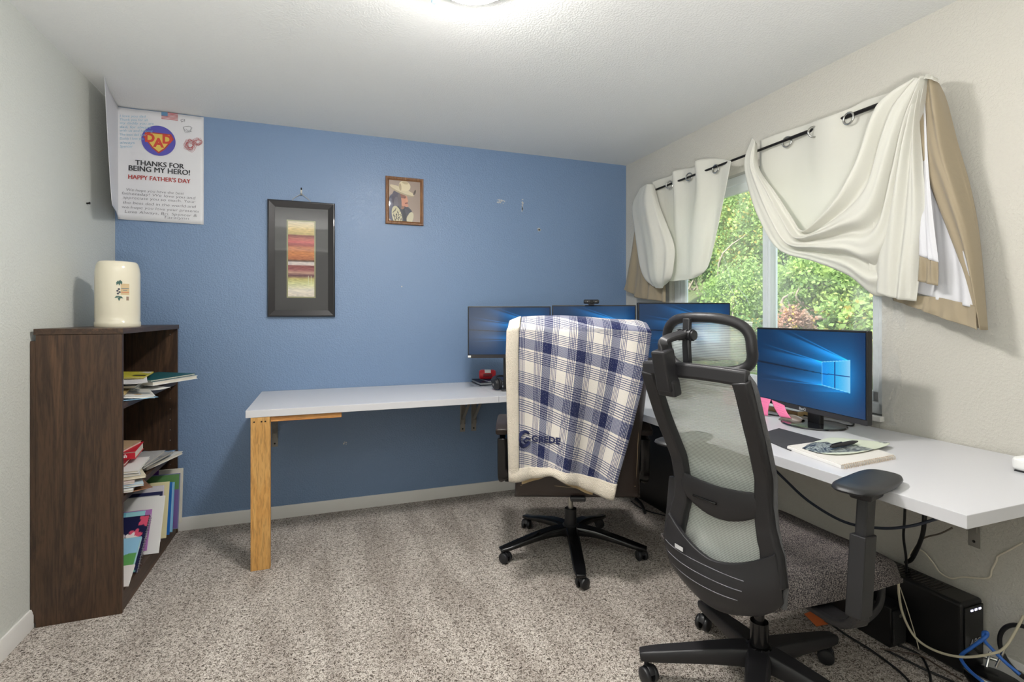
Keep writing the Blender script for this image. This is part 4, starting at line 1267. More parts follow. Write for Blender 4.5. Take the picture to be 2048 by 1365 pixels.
drape('front_tail', [
    [(1829, 160, 2.05), (1838, 158, 2.045), (1846, 157, 2.05)],
    [(1803, 250, 2.06), (1822, 247, 2.045), (1836, 240, 2.055)],
    [(1772, 340, 2.075), (1810, 340, 2.055), (1841, 335, 2.065)],
    [(1750, 430, 2.09), (1800, 432, 2.07), (1846, 430, 2.075)],
    [(1739, 515, 2.105), (1790, 520, 2.08), (1838, 520, 2.09)],
    [(1738, 578, 2.115), (1783, 596, 2.09), (1829, 603, 2.10)]], CREAM, cr, 60, 80, rip=.012, rf=2.3, ph_=2.0, fade=[(0, .3), (.3, 1), (1, .8)])
drape('beige_tail', [
    [(1842, 172, 2.075), (1852, 160, 2.065), (1864, 156, 2.075), (1873, 158, 2.10)],
    [(1838, 215, 2.085), (1856, 210, 2.075), (1874, 205, 2.055), (1893, 200, 2.12)],
    [(1845, 300, 2.10), (1866, 298, 2.06), (1894, 292, 2.085), (1916, 285, 2.14)],
    [(1868, 380, 2.11), (1890, 376, 2.065), (1916, 370, 2.095), (1940, 365, 2.15)],
    [(1900, 465, 2.12), (1918, 460, 2.075), (1940, 452, 2.105), (1957, 445, 2.155)],
    [(1930, 550, 2.12), (1940, 548, 2.085), (1956, 543, 2.11), (1968, 535, 2.155)],
    [(1955, 655, 2.12), (1961, 659, 2.095), (1970, 661, 2.12), (1978, 658, 2.15)]], BEIGE, cr, 44, 90, rip=.010, rf=1.9, ph_=.8, fade=[(0, .2), (.2, 1), (1, .7)], label='beige tail')
kn_ = drape('gathered_top', [
    [(1822, 172, 2.08), (1840, 160, 2.05), (1860, 158, 2.05), (1878, 166, 2.08)],
    [(1826, 160, 2.09), (1845, 152, 2.07), (1862, 150, 2.07), (1876, 160, 2.09)],
    [(1828, 164, 2.12), (1848, 156, 2.13), (1862, 155, 2.13), (1874, 164, 2.12)]], CREAM, cr, 40, 14, rip=.006, rf=4)

cl = thing('curtain', 'cream curtain bunched up at the left end of the window', 'curtain', onX(2.12, 1380, 350))
drape('curtain_panel', [
    [(1305, 364, 2.12), (1325, 357, 2.138), (1343, 351, 2.122), (1346, 343, 2.105), (1368, 338, 2.138), (1389, 334, 2.12), (1391, 322, 2.10), (1420, 317, 2.137), (1445, 318, 2.13), (1462, 322, 2.10)],
    [(1310, 400, 2.12), (1328, 395, 2.138), (1345, 390, 2.122), (1349, 386, 2.105), (1372, 382, 2.135), (1389, 378, 2.12), (1396, 374, 2.09), (1420, 372, 2.12), (1440, 372, 2.125), (1453, 372, 2.10)],
    [(1322, 450, 2.12), (1334, 448, 2.135), (1346, 446, 2.122), (1352, 444, 2.105), (1368, 440, 2.12), (1380, 438, 2.11), (1390, 436, 2.085), (1412, 436, 2.10), (1430, 436, 2.12), (1440, 436, 2.11)],
    [(1338, 500, 2.12), (1344, 500, 2.13), (1350, 500, 2.12), (1356, 499, 2.105), (1366, 498, 2.10), (1376, 497, 2.095), (1388, 497, 2.08), (1405, 497, 2.09), (1420, 495, 2.12), (1428, 493, 2.12)],
    [(1344, 540, 2.12), (1347, 541, 2.12), (1352, 542, 2.11), (1357, 543, 2.10), (1366, 543, 2.095), (1376, 543, 2.09), (1386, 543, 2.08), (1398, 541, 2.09), (1410, 538, 2.11), (1417, 533, 2.12)],
    [(1338, 562, 2.12), (1343, 563, 2.11), (1349, 563, 2.10), (1356, 562, 2.10), (1364, 561, 2.10), (1373, 560, 2.09), (1384, 558, 2.09), (1394, 554, 2.10), (1402, 549, 2.11), (1407, 543, 2.12)]],
    CREAM, cl, 90, 60, rip=.002, rf=3)
for (px, py, X, tl) in ((1339, 370, 2.106, .5), (1378, 354, 2.118, .2), (1431, 338, 2.118, 0)):
    grommet(px, py, X, cl, tl, .023)
drape('beige_tail', [
    [(1272, 440, 2.15), (1290, 470, 2.14), (1315, 520, 2.13), (1325, 520, 2.13)],
    [(1264, 500, 2.16), (1285, 510, 2.14), (1308, 540, 2.13), (1325, 540, 2.13)],
    [(1254, 560, 2.17), (1280, 565, 2.15), (1305, 570, 2.13), (1332, 570, 2.14)],
    [(1250, 580, 2.17), (1276, 596, 2.15), (1304, 600, 2.13), (1334, 606, 2.14)]], BEIGE, cl, 60, 40, rip=.013, rf=3.1, fade=[(0, .3), (1, 1)], label='beige tail')
drape('bunched_cloth', [
    [(1281, 377, 2.10), (1290, 370, 2.06), (1300, 368, 2.06), (1309, 370, 2.10)],
    [(1266, 412, 2.11), (1283, 405, 2.05), (1303, 402, 2.04), (1321, 412, 2.09)],
    [(1271, 455, 2.11), (1290, 450, 2.045), (1314, 448, 2.035), (1337, 452, 2.09)],
    [(1277, 500, 2.11), (1297, 495, 2.045), (1324, 492, 2.035), (1351, 494, 2.09)],
    [(1283, 535, 2.11), (1300, 532, 2.05), (1324, 530, 2.04), (1349, 530, 2.08)],
    [(1291, 558, 2.11), (1304, 560, 2.06), (1322, 560, 2.05), (1343, 556, 2.08)],
    [(1305, 572, 2.11), (1313, 576, 2.09), (1324, 576, 2.085), (1335, 566, 2.10)]], CREAM, cl, 70, 90, rip=.009, rf=2.1, ph_=1.2, fade=[(0, .3), (.3, .8), (.7, 1.1), (1, .5)])

# ================================================================== PICTURES AND POSTER
BF = mat('black satin picture frame', C(24, 21, 25), .35, coat=.2)
MATB = mat('charcoal mount board', C(62, 60, 63), .75)
PICGLASS_ROUGH = .06
def art_fn(U, V):
    rg = np.random.default_rng(3)
    n = 400
    base = np.zeros((n, 3)); stops = [(0, (206, 196, 170)), (.10, (214, 190, 130)), (.17, (190, 170, 110)), (.185, (120, 50, 44)), (.22, (176, 96, 84)), (.27, (196, 88, 88)), (.31, (150, 50, 48)), (.34, (184, 110, 70)), (.42, (202, 130, 76)), (.50, (176, 104, 62)), (.525, (80, 60, 54)), (.54, (214, 204, 200)), (.575, (214, 200, 196)), (.59, (130, 60, 60)), (.64, (150, 84, 86)), (.68, (190, 150, 130)), (.72, (96, 54, 66)), (.76, (190, 180, 110)), (.82, (204, 206, 150)), (.88, (220, 216, 190)), (.92, (226, 218, 206)), (1, (214, 204, 190))]
    t = np.linspace(0, 1, n)
    for k in range(3):
        base[:, k] = np.interp(t, [s[0] for s in stops], [s[1][k] for s in stops])
    v = 1 - V
    st = rg.normal(size=(n, 12)); stn = np.apply_along_axis(lambda c: np.convolve(c, [.3, .4, .3], 'same'), 0, st)
    ii = np.clip((v * (n - 1)).astype(int), 0, n - 1); jj = np.clip((U * 11.99).astype(int), 0, 11)
    f = np.clip(U * 11.0, 0, 10.999); j0 = f.astype(int); w = f - j0
    noise = stn[ii, j0] * (1 - w) + stn[ii, j0 + 1] * w
    c = base[ii] + noise[..., None] * np.array([20, 18, 14])
    mask = ((np.abs(U - .78) < .012) | (np.abs(U - .88) < .012)) & (v > .72) & (v < .86)
    c[mask] = (214, 220, 180)
    c = np.clip(c, 10, 240) / 255.0
    return c ** 2.2
p0 = onY(YB, 536, 400); p1 = onY(YB, 671, 634)
ax0, ax1, az1, az0 = -.340, .052, 1.974, 1.250
fa = thing('framed_artwork', 'tall black framed abstract artwork hanging from a wire on the blue wall', 'picture', (0, YB - .02, az0))
def mitred_frame(x0, x1, z0, z1, y, w, prof, mt, parent, nm='picture_frame', rot=None):
    """prof: list of (distance in from the outer edge 0..w, height off the wall)"""
    m_ = MB(); cs = [(x0, z0, 1, 1), (x1, z0, -1, 1), (x1, z1, -1, -1), (x0, z1, 1, -1)]
    vs = []
    for cx_, cz_, sx_, sz_ in cs:
        for d_, h_ in prof: vs.append((cx_ + sx_ * d_, y - h_, cz_ + sz_ * d_))
    k = len(prof); fs = []
    for a in range(4):
        b = (a + 1) % 4
        for i in range(k): fs.append((a * k + i, b * k + i, b * k + (i + 1) % k, a * k + (i + 1) % k))
    m_.add(vs, fs)
    return m_.build(nm, mt, parent, smooth=25)
mitred_frame(ax0, ax1, az0, az1, YB - .001, .045, [(0, 0), (0, .020), (.004, .026), (.010, .027), (.036, .018), (.042, .016), (.042, .0)], BF, fa)
MB().b2(ax0 + .04, ax1 - .04, YB - .012, YB - .003, az0 + .04, az1 - .04).build('mount_board', MATB, fa, smooth=0)
acx = -.148; aw, ahh = .152, .470; acz = 1.612
mitred_frame(acx - aw / 2 - .008, acx + aw / 2 + .008, acz - ahh / 2 - .008, acz + ahh / 2 + .008, YB - .012, .008, [(0, 0), (0, .001), (.004, .0016), (.008, .001), (.008, 0)], mat('gold green fillet', C(150, 148, 110), .5), fa, 'inner_fillet')
MP = Matrix(((1, 0, 0, acx), (0, 0, 1, YB - .0128), (0, 1, 0, acz), (0, 0, 0, 1)))
MP = frame_mat4((acx, YB - .0128, acz), (1, 0, 0), (0, 0, 1))
picture('artwork_print', MP, aw, ahh, art_fn, 60, 260, attr_mat('printed picture', .6), fa)
# pane of picture glass
m, n_, l_, b_ = new_mat('picture glass')
for x in list(n_):
    if x.type == 'BSDF_PRINCIPLED': n_.remove(x)
tr = n_.new('ShaderNodeBsdfTransparent'); gl = n_.new('ShaderNodeBsdfGlossy'); gl.inputs['Roughness'].default_value = .04
fr = n_.new('ShaderNodeFresnel'); fr.inputs['IOR'].default_value = 1.45
mx = n_.new('ShaderNodeMixShader')
l_.new(fr.outputs[0], mx.inputs[0]); l_.new(tr.outputs[0], mx.inputs[1]); l_.new(gl.outputs[0], mx.inputs[2]); l_.new(mx.outputs[0], n_['Material Output'].inputs[0])
PGLASS = m
MB().b2(ax0 + .0405, ax1 - .0405, YB - .0152, YB - .0140, az0 + .0405, az1 - .0405).build('picture_glass', PGLASS, fa, smooth=0)
wire = MB(); hk = onY(YB, 604, 384)
wire.tube(catmull([(-.197, YB - .012, az1 - .001), (-.196, YB - .012, az1 + .012), (-.160, YB - .012, az1 + .040), (-.148, YB - .013, az1 + .046), (-.136, YB - .012, az1 + .040), (-.098, YB - .012, az1 + .010), (-.096, YB - .012, az1 - .003)], 30), .0018, 8)
wire.build('hanging_wire', STEEL, fa, smooth=60)
hkx, hkz = -.148, az1 + .048
hk_ = thing('picture_hook', 'small metal picture hook on the blue wall holding the wire', 'hook', (hkx, YB - .004, hkz))
MB().box((hkx, YB - .0015, hkz + .016), (.010, .002, .040)).build('hook_plate', STEEL, hk_, smooth=0, bevel=.001)
MB().tube(catmull([(hkx, YB - .002, hkz + .002), (hkx, YB - .006, hkz - .006), (hkx, YB - .014, hkz - .005), (hkx, YB - .018, hkz + .006)], 12), .003, 8).build('hook_bend', STEEL, hk_)
MB().cyl((hkx, YB - .002, hkz + .030), (hkx, YB - .014, hkz + .036), .004, .004, 12).build('hook_nail', DARKMETAL, hk_)

def cowboy_fn(U, V):
    c = np.zeros(U.shape + (3,)); c[:] = (176, 158, 146)
    c[:] += (np.clip(.4 - V, 0, 1))[..., None] * 24 - (U * 18)[..., None]
    def ell(cx_, cy_, rx, ry, col, rot=0.0, f=None):
        a = math.radians(rot); dx = (U - cx_); dy = (V - cy_)
        x = dx * math.cos(a) + dy * math.sin(a); y = -dx * math.sin(a) + dy * math.cos(a)
        k = (x / rx) ** 2 + (y / ry) ** 2 < 1
        if f is not None: k &= f
        c[k] = col
    ell(.16, .34, .22, .34, (92, 94, 116), -8)              # shaded shoulder
    ell(.27, .50, .17, .27, (84, 80, 96), 10)               # long greying hair
    ell(.30, .34, .12, .26, (112, 106, 116), 16)
    ell(.44, .12, .34, .28, (70, 72, 86), 0)                # dark vest
    ell(.26, .12, .15, .26, (206, 200, 168), 20)            # pale jacket, far sleeve
    ell(.66, .06, .10, .20, (204, 198, 172), -26)
    rg = np.random.default_rng(8)
    for _ in range(30):
        ell(.12 + .30 * rg.random(), .02 + .28 * rg.random(), .010, .030, (84, 80, 84), rg.integers(-40, 40))
    ell(.50, .12, .05, .24, (44, 46, 60), 12)
    ell(.42, .40, .08, .10, (150, 108, 92), 10)             # neck
    ell(.46, .53, .135, .155, (206, 144, 118), 14)          # face turned to the right
    ell(.575, .52, .040, .026, (212, 150, 122), -20)        # nose
    ell(.56, .40, .06, .040, (204, 142, 118), 0)            # chin
    ell(.42, .62, .13, .05, (140, 92, 78), -10)             # shadow of the brim
    ell(.555, .455, .052, .014, (120, 62, 56), 10)          # mouth
    ell(.500, .580, .022, .009, (66, 42, 40), -10)          # eye
    ell(.345, .50, .055, .19, (104, 96, 104), 8)            # hair beside the face
    ell(.40, .745, .41, .075, (176, 160, 132), -15)         # brim
    ell(.42, .765, .40, .060, (216, 204, 174), -15)
    ell(.82, .73, .030, .075, (92, 80, 76), -28)
    ell(.50, .87, .185, .125, (226, 214, 182), -6)          # crown
    ell(.52, .95, .10, .035, (196, 182, 148), -6)
    ell(.36, .84, .04, .09, (184, 168, 136), 8)
    for k in range(3):
        ln = np.abs(V - (.30 - .1 * k) - .04 * np.sin(U * 26 + k * 2)) < .006
        c[ln & (U > .28) & (U < .72 - .1 * k)] = (40, 40, 50)
    return np.clip(c / 255, 0, 1) ** 2.2
cx0, cx1, cz0, cz1 = .368, .619, 1.868, 2.184
WOODF = wood_mat('carved wood picture frame', C(104, 66, 36), C(166, 118, 74), 'z', 3, .4)
fp = thing('framed_photo', 'small wooden framed signed photo of a person in a cowboy hat', 'picture', (.49, YB - .01, cz0))
mitred_frame(cx0, cx1, cz0, cz1, YB - .001, .022, [(0, 0), (0, .014), (.003, .018), (.007, .017), (.009, .014), (.013, .014), (.016, .016), (.020, .011), (.022, .010), (.022, 0)], WOODF, fp)
MB().b2(cx0 + .02, cx1 - .02, YB - .007, YB - .002, cz0 + .02, cz1 - .02).build('backing_board', MATB, fp, smooth=0)
picture('photo_print', frame_mat4(((cx0 + cx1) / 2, YB - .0075, (cz0 + cz1) / 2), (1, 0, 0), (0, 0, 1)), cx1 - cx0 - .042, cz1 - cz0 - .042, cowboy_fn, 190, 240, attr_mat('printed picture', .6), fp)
MB().b2(cx0 + .0205, cx1 - .0205, YB - .0095, YB - .0085, cz0 + .0205, cz1 - .0205).build('picture_glass', PGLASS, fp, smooth=0)

# poster folded round the room corner
po = thing('poster', 'white hand-written fathers day poster in the top left corner of the room', 'poster', (-.9, YB - .01, 1.80))
pz0, pz1 = 1.802, 2.434
POST = mat('glossy poster paper', C(222, 222, 226), .45, var=.01)
m_ = MB(); P = []
for i in range(41):
    s_ = i / 40; row = []
    for j in range(21):
        v = j / 20; z = pz0 + (pz1 - pz0) * v
        if s_ >= .45:      # on the blue wall
            f = (s_ - .45) / .55; x = XL + .018 + (-.683 - XL - .018) * f
            y = YB - .004 - .006 * math.sin(PI * f) - .010 * max(0, .12 - f) / .12
            zz = z + .0 - .004 * f * (1 - v)
        else:              # free flap standing off the left wall
            f = (.45 - s_) / .45
            xe = (-.992 if v < .01 else -.992 + (-1.024 + .992) * v ** .8)
            x = XL + .018 + (xe - XL - .018) * f + .010 * math.sin(PI * f) * (.5 - v); y = YB - .014 - .42 * f; zz = z
        row.append((x, y, zz))
    P.append(row)
m_.grid(P); m_.build('poster_sheet', POST, po, smooth=50, solid=.0006)
PYF = YB - .0125
def pxz(px, py): p = onY(YB - .01, px, py); return p.x, p.z
def ptext(s, px0, px1, py, hpx, mt, nm, off=.0, shear=0, rot=0.0, extra=0.0, h_is_cap=True):
    """one line of lettering whose ends sit at the given picture columns"""
    (x0, z0), (x1, _) = pxz(px0, py), pxz(px1, py)
    z0 = pxz((px0 + px1) / 2, py)[1]
    vs, fs = text_mesh(s, 1.0, font_offset=off, shear=shear, align='LEFT')
    w = max(v.x for v in vs) - min(v.x for v in vs); mnx = min(v.x for v in vs)
    sc_ = (x1 - x0) / w; hh_ = (pxz(px0, py - hpx)[1] - pxz(px0, py)[1]) / .70
    M = frame_mat4((x0, PYF - extra, z0), (math.cos(rot), 0, math.sin(rot)), (-math.sin(rot), 0, math.cos(rot)))
    return [M @ Vector(((v.x - mnx) * sc_, v.y * hh_, 0)) for v in vs], fs
def group_text(lines, mt, nm, label=None, bold=0.0):
    m_ = MB()
    for ln in lines:
        vs, fs = ptext(ln[0], ln[1], ln[2], ln[3], ln[4], mt, nm, **(ln[5] if len(ln) > 5 else {}))
        for k_ in ((0,) if not bold else (-1, 0, 1)):
            m_.add([v + Vector((k_ * bold, -.0001 * k_, k_ * bold * .4)) for v in vs], fs)
    return m_.build(nm, mt, po, smooth=0, label=label)
INKB = mat('black print ink', C(52, 52, 56), .6); INKR = mat('red print ink', C(176, 66, 62), .6)
PENB = mat('grey ballpoint ink', C(112, 112, 118), .6); PENC = mat('light blue felt pen', C(134, 184, 208), .6)
rt_ = -.0   # lines are level on the wall
tk = dict(off=0)
group_text([('THANKS FOR', 271, 368, 334, 10, tk), ('BEING MY HERO!', 258, 380, 346, 10.5, tk)], INKB, 'printed_title', 'dark printed title', bold=.0011)
def serif_bars(lines, mt, nm):
    m_ = MB()
    return m_
group_text([("HAPPY FATHER'S DAY", 257, 381, 362.5, 8.5, dict(off=0))], INKR, 'printed_subtitle', 'red printed line', bold=.0009)
hw_ = dict(off=-.014, shear=.12)
group_text([('We hope you have the best', 253, 368, 386, 5.6, hw_), ('fathersday! We love you and', 244, 391, 394, 5.6, hw_), ('appreciate you so much. Your', 246, 391, 402, 5.6, hw_),
            ('the best dad in the world and', 246, 392, 412, 5.6, hw_), ('we hope you love your presents', 244, 398, 421, 5.6, hw_), ('Love Always, Bri, Spencer &', 250, 394, 430, 5.6, hw_), ('Taralynn', 327, 378, 438.5, 5.6, hw_)], PENB, 'handwritten_message', 'pen handwriting')
bl = []
for k, s in enumerate(('I love you dad', 'Thank you for all', 'my daddy you are', 'dad, for always', 'with us and helping', 'The best dad ever', 'Daddy I love you', 'always', 'Spencer')):
    bl.append((s, 241, 241 + [52, 56, 68, 62, 66, 54, 48, 30, 26][k], 238 + k * 7.4, 4.8, dict(off=-.006, shear=.2, rot=.10, extra=.006)))
group_text(bl, PENC, 'handwritten_note', 'light blue handwriting')
# round emblem: blue disc, plain shield and DAD
ecx, ecz = pxz(317.5, 282)
er = (pxz(352, 282)[0] - pxz(283.5, 282)[0]) / 2
erz = (pxz(317, 252)[1] - pxz(317, 312)[1]) / 2
def flatpoly(pts, y, mt, nm, label=None):
    m_ = MB(); m_.add([(x, y, z) for x, z in pts], [tuple(range(len(pts)))])
    return m_.build(nm, mt, po, smooth=0, label=label)
flatpoly([(ecx + er * math.cos(2 * PI * i / 48), ecz + erz * math.sin(2 * PI * i / 48)) for i in range(48)], PYF - .0002, mat('violet blue print', C(88, 84, 176), .5), 'emblem_disc', 'violet blue disc')
def shield(k):
    w = er * .90 * k; t_ = erz * .52 * k; b = -erz * .86 * k
    top = [(-w * .82, t_), (w * .82, t_), (w, t_ * .35)]
    side = [(w * .80, -.05 * erz), (w * .42, b * .62), (0, b)]
    pts = top + side + [(-x, z) for x, z in reversed(side[:-1])] + [(-w, t_ * .35)]
    return [(ecx + x, ecz + z) for x, z in pts]
flatpoly(shield(1.0), PYF - .0004, INKR, 'emblem_border'); flatpoly(shield(.86), PYF - .0006, mat('yellow print', C(222, 190, 92), .5), 'emblem_field')
m_ = MB()
for ch_, dx, dz, sz in (('D', -.52, -.12, .78), ('A', 0, -.40, .80), ('D', .50, -.12, .78)):
    vs, fs = text_mesh(ch_, 1.0, font_offset=.05)
    m_.add([Vector((ecx + er * dx + v.x * er * sz * 1.0, PYF - .0008, ecz + erz * dz + v.y * erz * sz * 1.0)) for v in vs], fs)
m_.build('emblem_letters', mat('red emblem letters', C(206, 72, 58), .5), po, smooth=0)
# little flag, scribbles, heart
f0 = pxz(323, 224); f1 = pxz(356, 243)
m_ = MB(); wdt, hgt = f1[0] - f0[0], f0[1] - f1[1]
for k in range(6): m_.add([(f0[0], PYF, f0[1] - hgt * k / 6), (f1[0], PYF, f0[1] - hgt * k / 6), (f1[0], PYF, f0[1] - hgt * (k + .5) / 6), (f0[0], PYF, f0[1] - hgt * (k + .5) / 6)], [(0, 1, 2, 3)])
m_.build('drawn_flag_stripes', mat('red marker', C(190, 90, 92), .6), po, smooth=0)
m_ = MB(); m_.add([(f0[0], PYF - .0003, f0[1]), (f0[0] + wdt * .38, PYF - .0003, f0[1]), (f0[0] + wdt * .38, PYF - .0003, f0[1] - hgt * .5), (f0[0], PYF - .0003, f0[1] - hgt * .5)], [(0, 1, 2, 3)])
m_.build('drawn_flag_corner', mat('blue marker', C(96, 140, 176), .6), po, smooth=0)
rnd = random.Random(4)
def scribble(cx_, cy_, rx, ry, n, mt, nm, spike=0.0):
    m_ = MB(); pts = []
    for i in range(n):
        a = i * 1.9 + rnd.random() * .8; k = .35 + .65 * rnd.random()
        x, z = pxz(cx_ + rx * k * math.cos(a) + spike * rnd.random(), cy_ + ry * k * math.sin(a)); pts.append((x, PYF, z))
    m_.tube(catmull(pts, n * 5), .0006, 4)
    return m_.build(nm, mt, po, smooth=0)
scribble(380, 291, 14, 15, 40, mat('red marker', C(190, 90, 92), .6), 'red_scribble'); scribble(396, 284, 10, 9, 26, mat('red marker', C(190, 90, 92), .6), 'red_scribble')
scribble(377, 259, 12, 9, 9, PENB, 'pen_scribble'); scribble(366, 241, 6, 5, 8, PENB, 'pen_scribble')

# ================================================================== MONITORS
def screen_fn(U, V):
    """blue desktop picture: dark blue ground, glowing four-pane window with beams to the left"""
    c = np.zeros(U.shape + (3,))
    lx, ly = .775, .47
    d = np.sqrt(((U - lx) * 1.25) ** 2 + ((V - ly) * 1.0) ** 2)
    base = np.array([12, 48, 80.0])
    glow = np.exp(-(d / .30) ** 2); g2 = np.exp(-(d / .62) ** 2)
    c[:] = base
    c += g2[..., None] * np.array([2, 22, 36]) + glow[..., None] * np.array([6, 62, 92])
    # right of the pane: dark again
    k = np.clip((U - .90) / .10, 0, 1)[..., None]; c = c * (1 - .55 * k) + np.array([10, 44, 84]) * .55 * k
    # beams fan out to the left from the pane edges
    def beam(x0, y0, x1, y1, w0, w1, amp, col=(30, 120, 190), side=0):
        t = (x0 - U) / (x0 - x1)
        yc_ = y0 + (y1 - y0) * t; w = w0 + (w1 - w0) * np.clip(t, 0, 1)
        m_ = (t > 0) & (t < 1.0)
        dy = V - yc_
        e = np.exp(-(dy / w) ** 2)
        if side: e = np.where(dy * side > 0, e, e * np.exp(-(dy / (w * .12)) ** 2))
        c[...] += (m_ * e * amp * np.clip(1 - t, 0, 1) ** 1.1)[..., None] * np.array(col)
    beam(.885, .655, .30, 1.02, .004, .012, .9); beam(.885, .655, .15, 1.02, .03, .16, .8, side=-1)
    beam(.66, .61, .02, .80, .004, .010, .8); beam(.66, .61, .0, .72, .05, .14, .65, side=-1)
    beam(.66, .32, .0, .27, .004, .010, .6); beam(.66, .32, .0, .36, .05, .10, .45, side=1)
    beam(.885, .285, .45, .20, .02, .06, .35, side=1)
    # dark bar between the beams
    t = np.clip((.66 - U) / .66, 0, 1); yc_ = .466 + .06 * t
    bar = (U < .66) & (np.abs(V - yc_) < .006 + .008 * t); c[bar] = c[bar] * .55
    # panes
    def ytop(u): return .612 + (u - .66) * (.665 - .612) / .225
    def ybot(u): return .322 + (u - .66) * (.282 - .322) / .225
    def ymid(u): return .466 + (u - .66) * .03
    inside = (U > .66) & (U < .885) & (V < ytop(U)) & (V > ybot(U))
    lit = np.clip((U - .66) / .225, 0, 1)
    pane = np.stack([20 + 120 * lit ** 2.2, 140 + 64 * lit, 236 + 10 * lit], -1)
    c[inside] = pane[inside]
    cross = inside & ((np.abs(U - .766) < .0045) | (np.abs(V - ymid(U)) < .006)); c[cross] = (14, 70, 140)
    edge = ((U > .656) & (U < .889) & (V < ytop(U) + .006) & (V > ybot(U) - .006)) & ~((U > .661) & (U < .884) & (V < ytop(U) - .004) & (V > ybot(U) + .004))
    c[edge] = (120, 214, 255)
    return np.clip(c / 255.0, 0, 1) ** 2.2
SCRM = attr_mat('lit screen', .25, emit=.31)
BEZ = mat('monitor bezel', C(28, 27, 28), .4)
def monitor(label, pL, pR, ztop, h, neck, grp=None, proto=None, z_desk=DT, base='slab', back=.03, nres=(300, 170)):
    """pL, pR: ground positions of the left and right edges as seen by the viewer of the screen"""
    a = Vector((pL[0], pL[1], 0)); b = Vector((pR[0], pR[1], 0)); w = (b - a).length; x = (b - a).normalized()
    nrm = Vector((x.y, -x.x, 0))     # out of the screen, toward the viewer
    c = (a + b) / 2 + Vector((0, 0, ztop - h / 2))
    root = thing('monitor', label, 'monitor', (c.x, c.y, z_desk), math.atan2(x.y, x.x), grp)
    # local: x along the screen, -y toward the viewer, z up from the desk
    zc = ztop - h / 2 - z_desk
    MB().box((0, .012, zc), (w, .024, h)).build('monitor_case', BEZ, root, local=True, smooth=0, bevel=.004)
    MB().box((0, .034, zc), (w * .5, .022, h * .6)).build('back_housing', BEZ, root, local=True, smooth=0, bevel=.008)
    MB().b2(-w / 2, w / 2, -.0015, .0, zc - h / 2, zc - h / 2 + .019).build('lower_bezel', mat('dark grey bezel strip', C(44, 43, 46), .35), root, local=True, smooth=0)
    M = frame_mat4((0, -.0018, zc + .007), (1, 0, 0), (0, 0, 1))
    picture('screen', M, w - .014, h - .030, screen_fn, nres[0], nres[1], SCRM, root, local=True)
    ny = .045 if base == 'oval' else .055
    s = MB().b2(-.035, .035, ny, ny + .022, .008, zc + .05)
    s.build('stand_neck', BEZ, root, local=True, smooth=0, bevel=.004)
    if base == 'oval':
        st_ = MB().lathe([(.0001, 0), (.97, 0), (1, .003), (.97, .008), (.5, .010), (.0001, .010)], (0, 0, 0), 64)
        st_.v = [(x_ * .130, y_ * .125 + ny - .0, z_) for x_, y_, z_ in st_.v]
        st_.build('stand_base', mat('glossy dark stand base', C(30, 31, 34), .16, coat=.6), root, local=True)
        MB().cyl((0, ny - .002, .11), (0, ny - .0035, .11), .014, .014, 20).build('cable_hole', WHITEP, root, local=True, label='pale cable hole in the neck')
    else:
        MB().box((0, ny + .01, .005), (.10, .12, .009)).build('stand_base', BEZ, root, local=True, smooth=0, bevel=.004)
    return root
F_ = Vector((math.sin(YAW), math.cos(YAW), 0)); Rr = Vector((math.cos(YAW), -math.sin(YAW), 0))
def at_depth(px, d): p = F_ * d + Rr * ((px - 1024) / FPX * d); return (p.x, p.y)
G3 = None
z612 = CAM_H + 18.5 * 3.13 / FPX
mo1 = monitor('left of the three dark monitors in the corner, beside the blue wall', at_depth(935.5, 3.12), at_depth(1101.5, 3.15), CAM_H + 18.2 * 3.12 / FPX, .318, 0)
mo2 = monitor('middle monitor of the three in the corner, with the webcam on top', at_depth(1104, 3.15), at_depth(1272, 3.10), CAM_H + 20.6 * 3.12 / FPX, .318, 0)
mo3 = monitor('monitor in the corner in front of the left side of the window', at_depth(1276, 2.86), at_depth(1461, 2.93), CAM_H + 25.4 * 2.89 / FPX, .332, 0)
mo4 = monitor('monitor on the oval black stand at the right end by the window', (1.998, 1.954), (1.921, 1.351), 1.2006, .360, 0, z_desk=ZR, base='oval')
# maker mark stickers on the lower bezels
lg = MB().box((-.252, -.0022, .0), (.016, .0006, .012))
l1 = MB(); hh1 = mo1.location.z
l1.box((-.245, -.0026, CAM_H + 18.2 * 3.12 / FPX - .318 + .010 - DT), (.018, .001, .012))
l1.build('bezel_sticker', WHITEP, mo1, local=True, smooth=0, label='small white sticker')
m_ = MB(); vs, fs = text_mesh('BenQ', .016, font_offset=.0006)
m_.add([Vector((v.x - .01, -.0030, 1.2006 - .360 + .0045 - ZR + v.y)) for v in vs], fs)
m_.build('maker_name', mat('silver print', C(170, 172, 176), .4), mo4, local=True, smooth=0, label='small silver lettering')
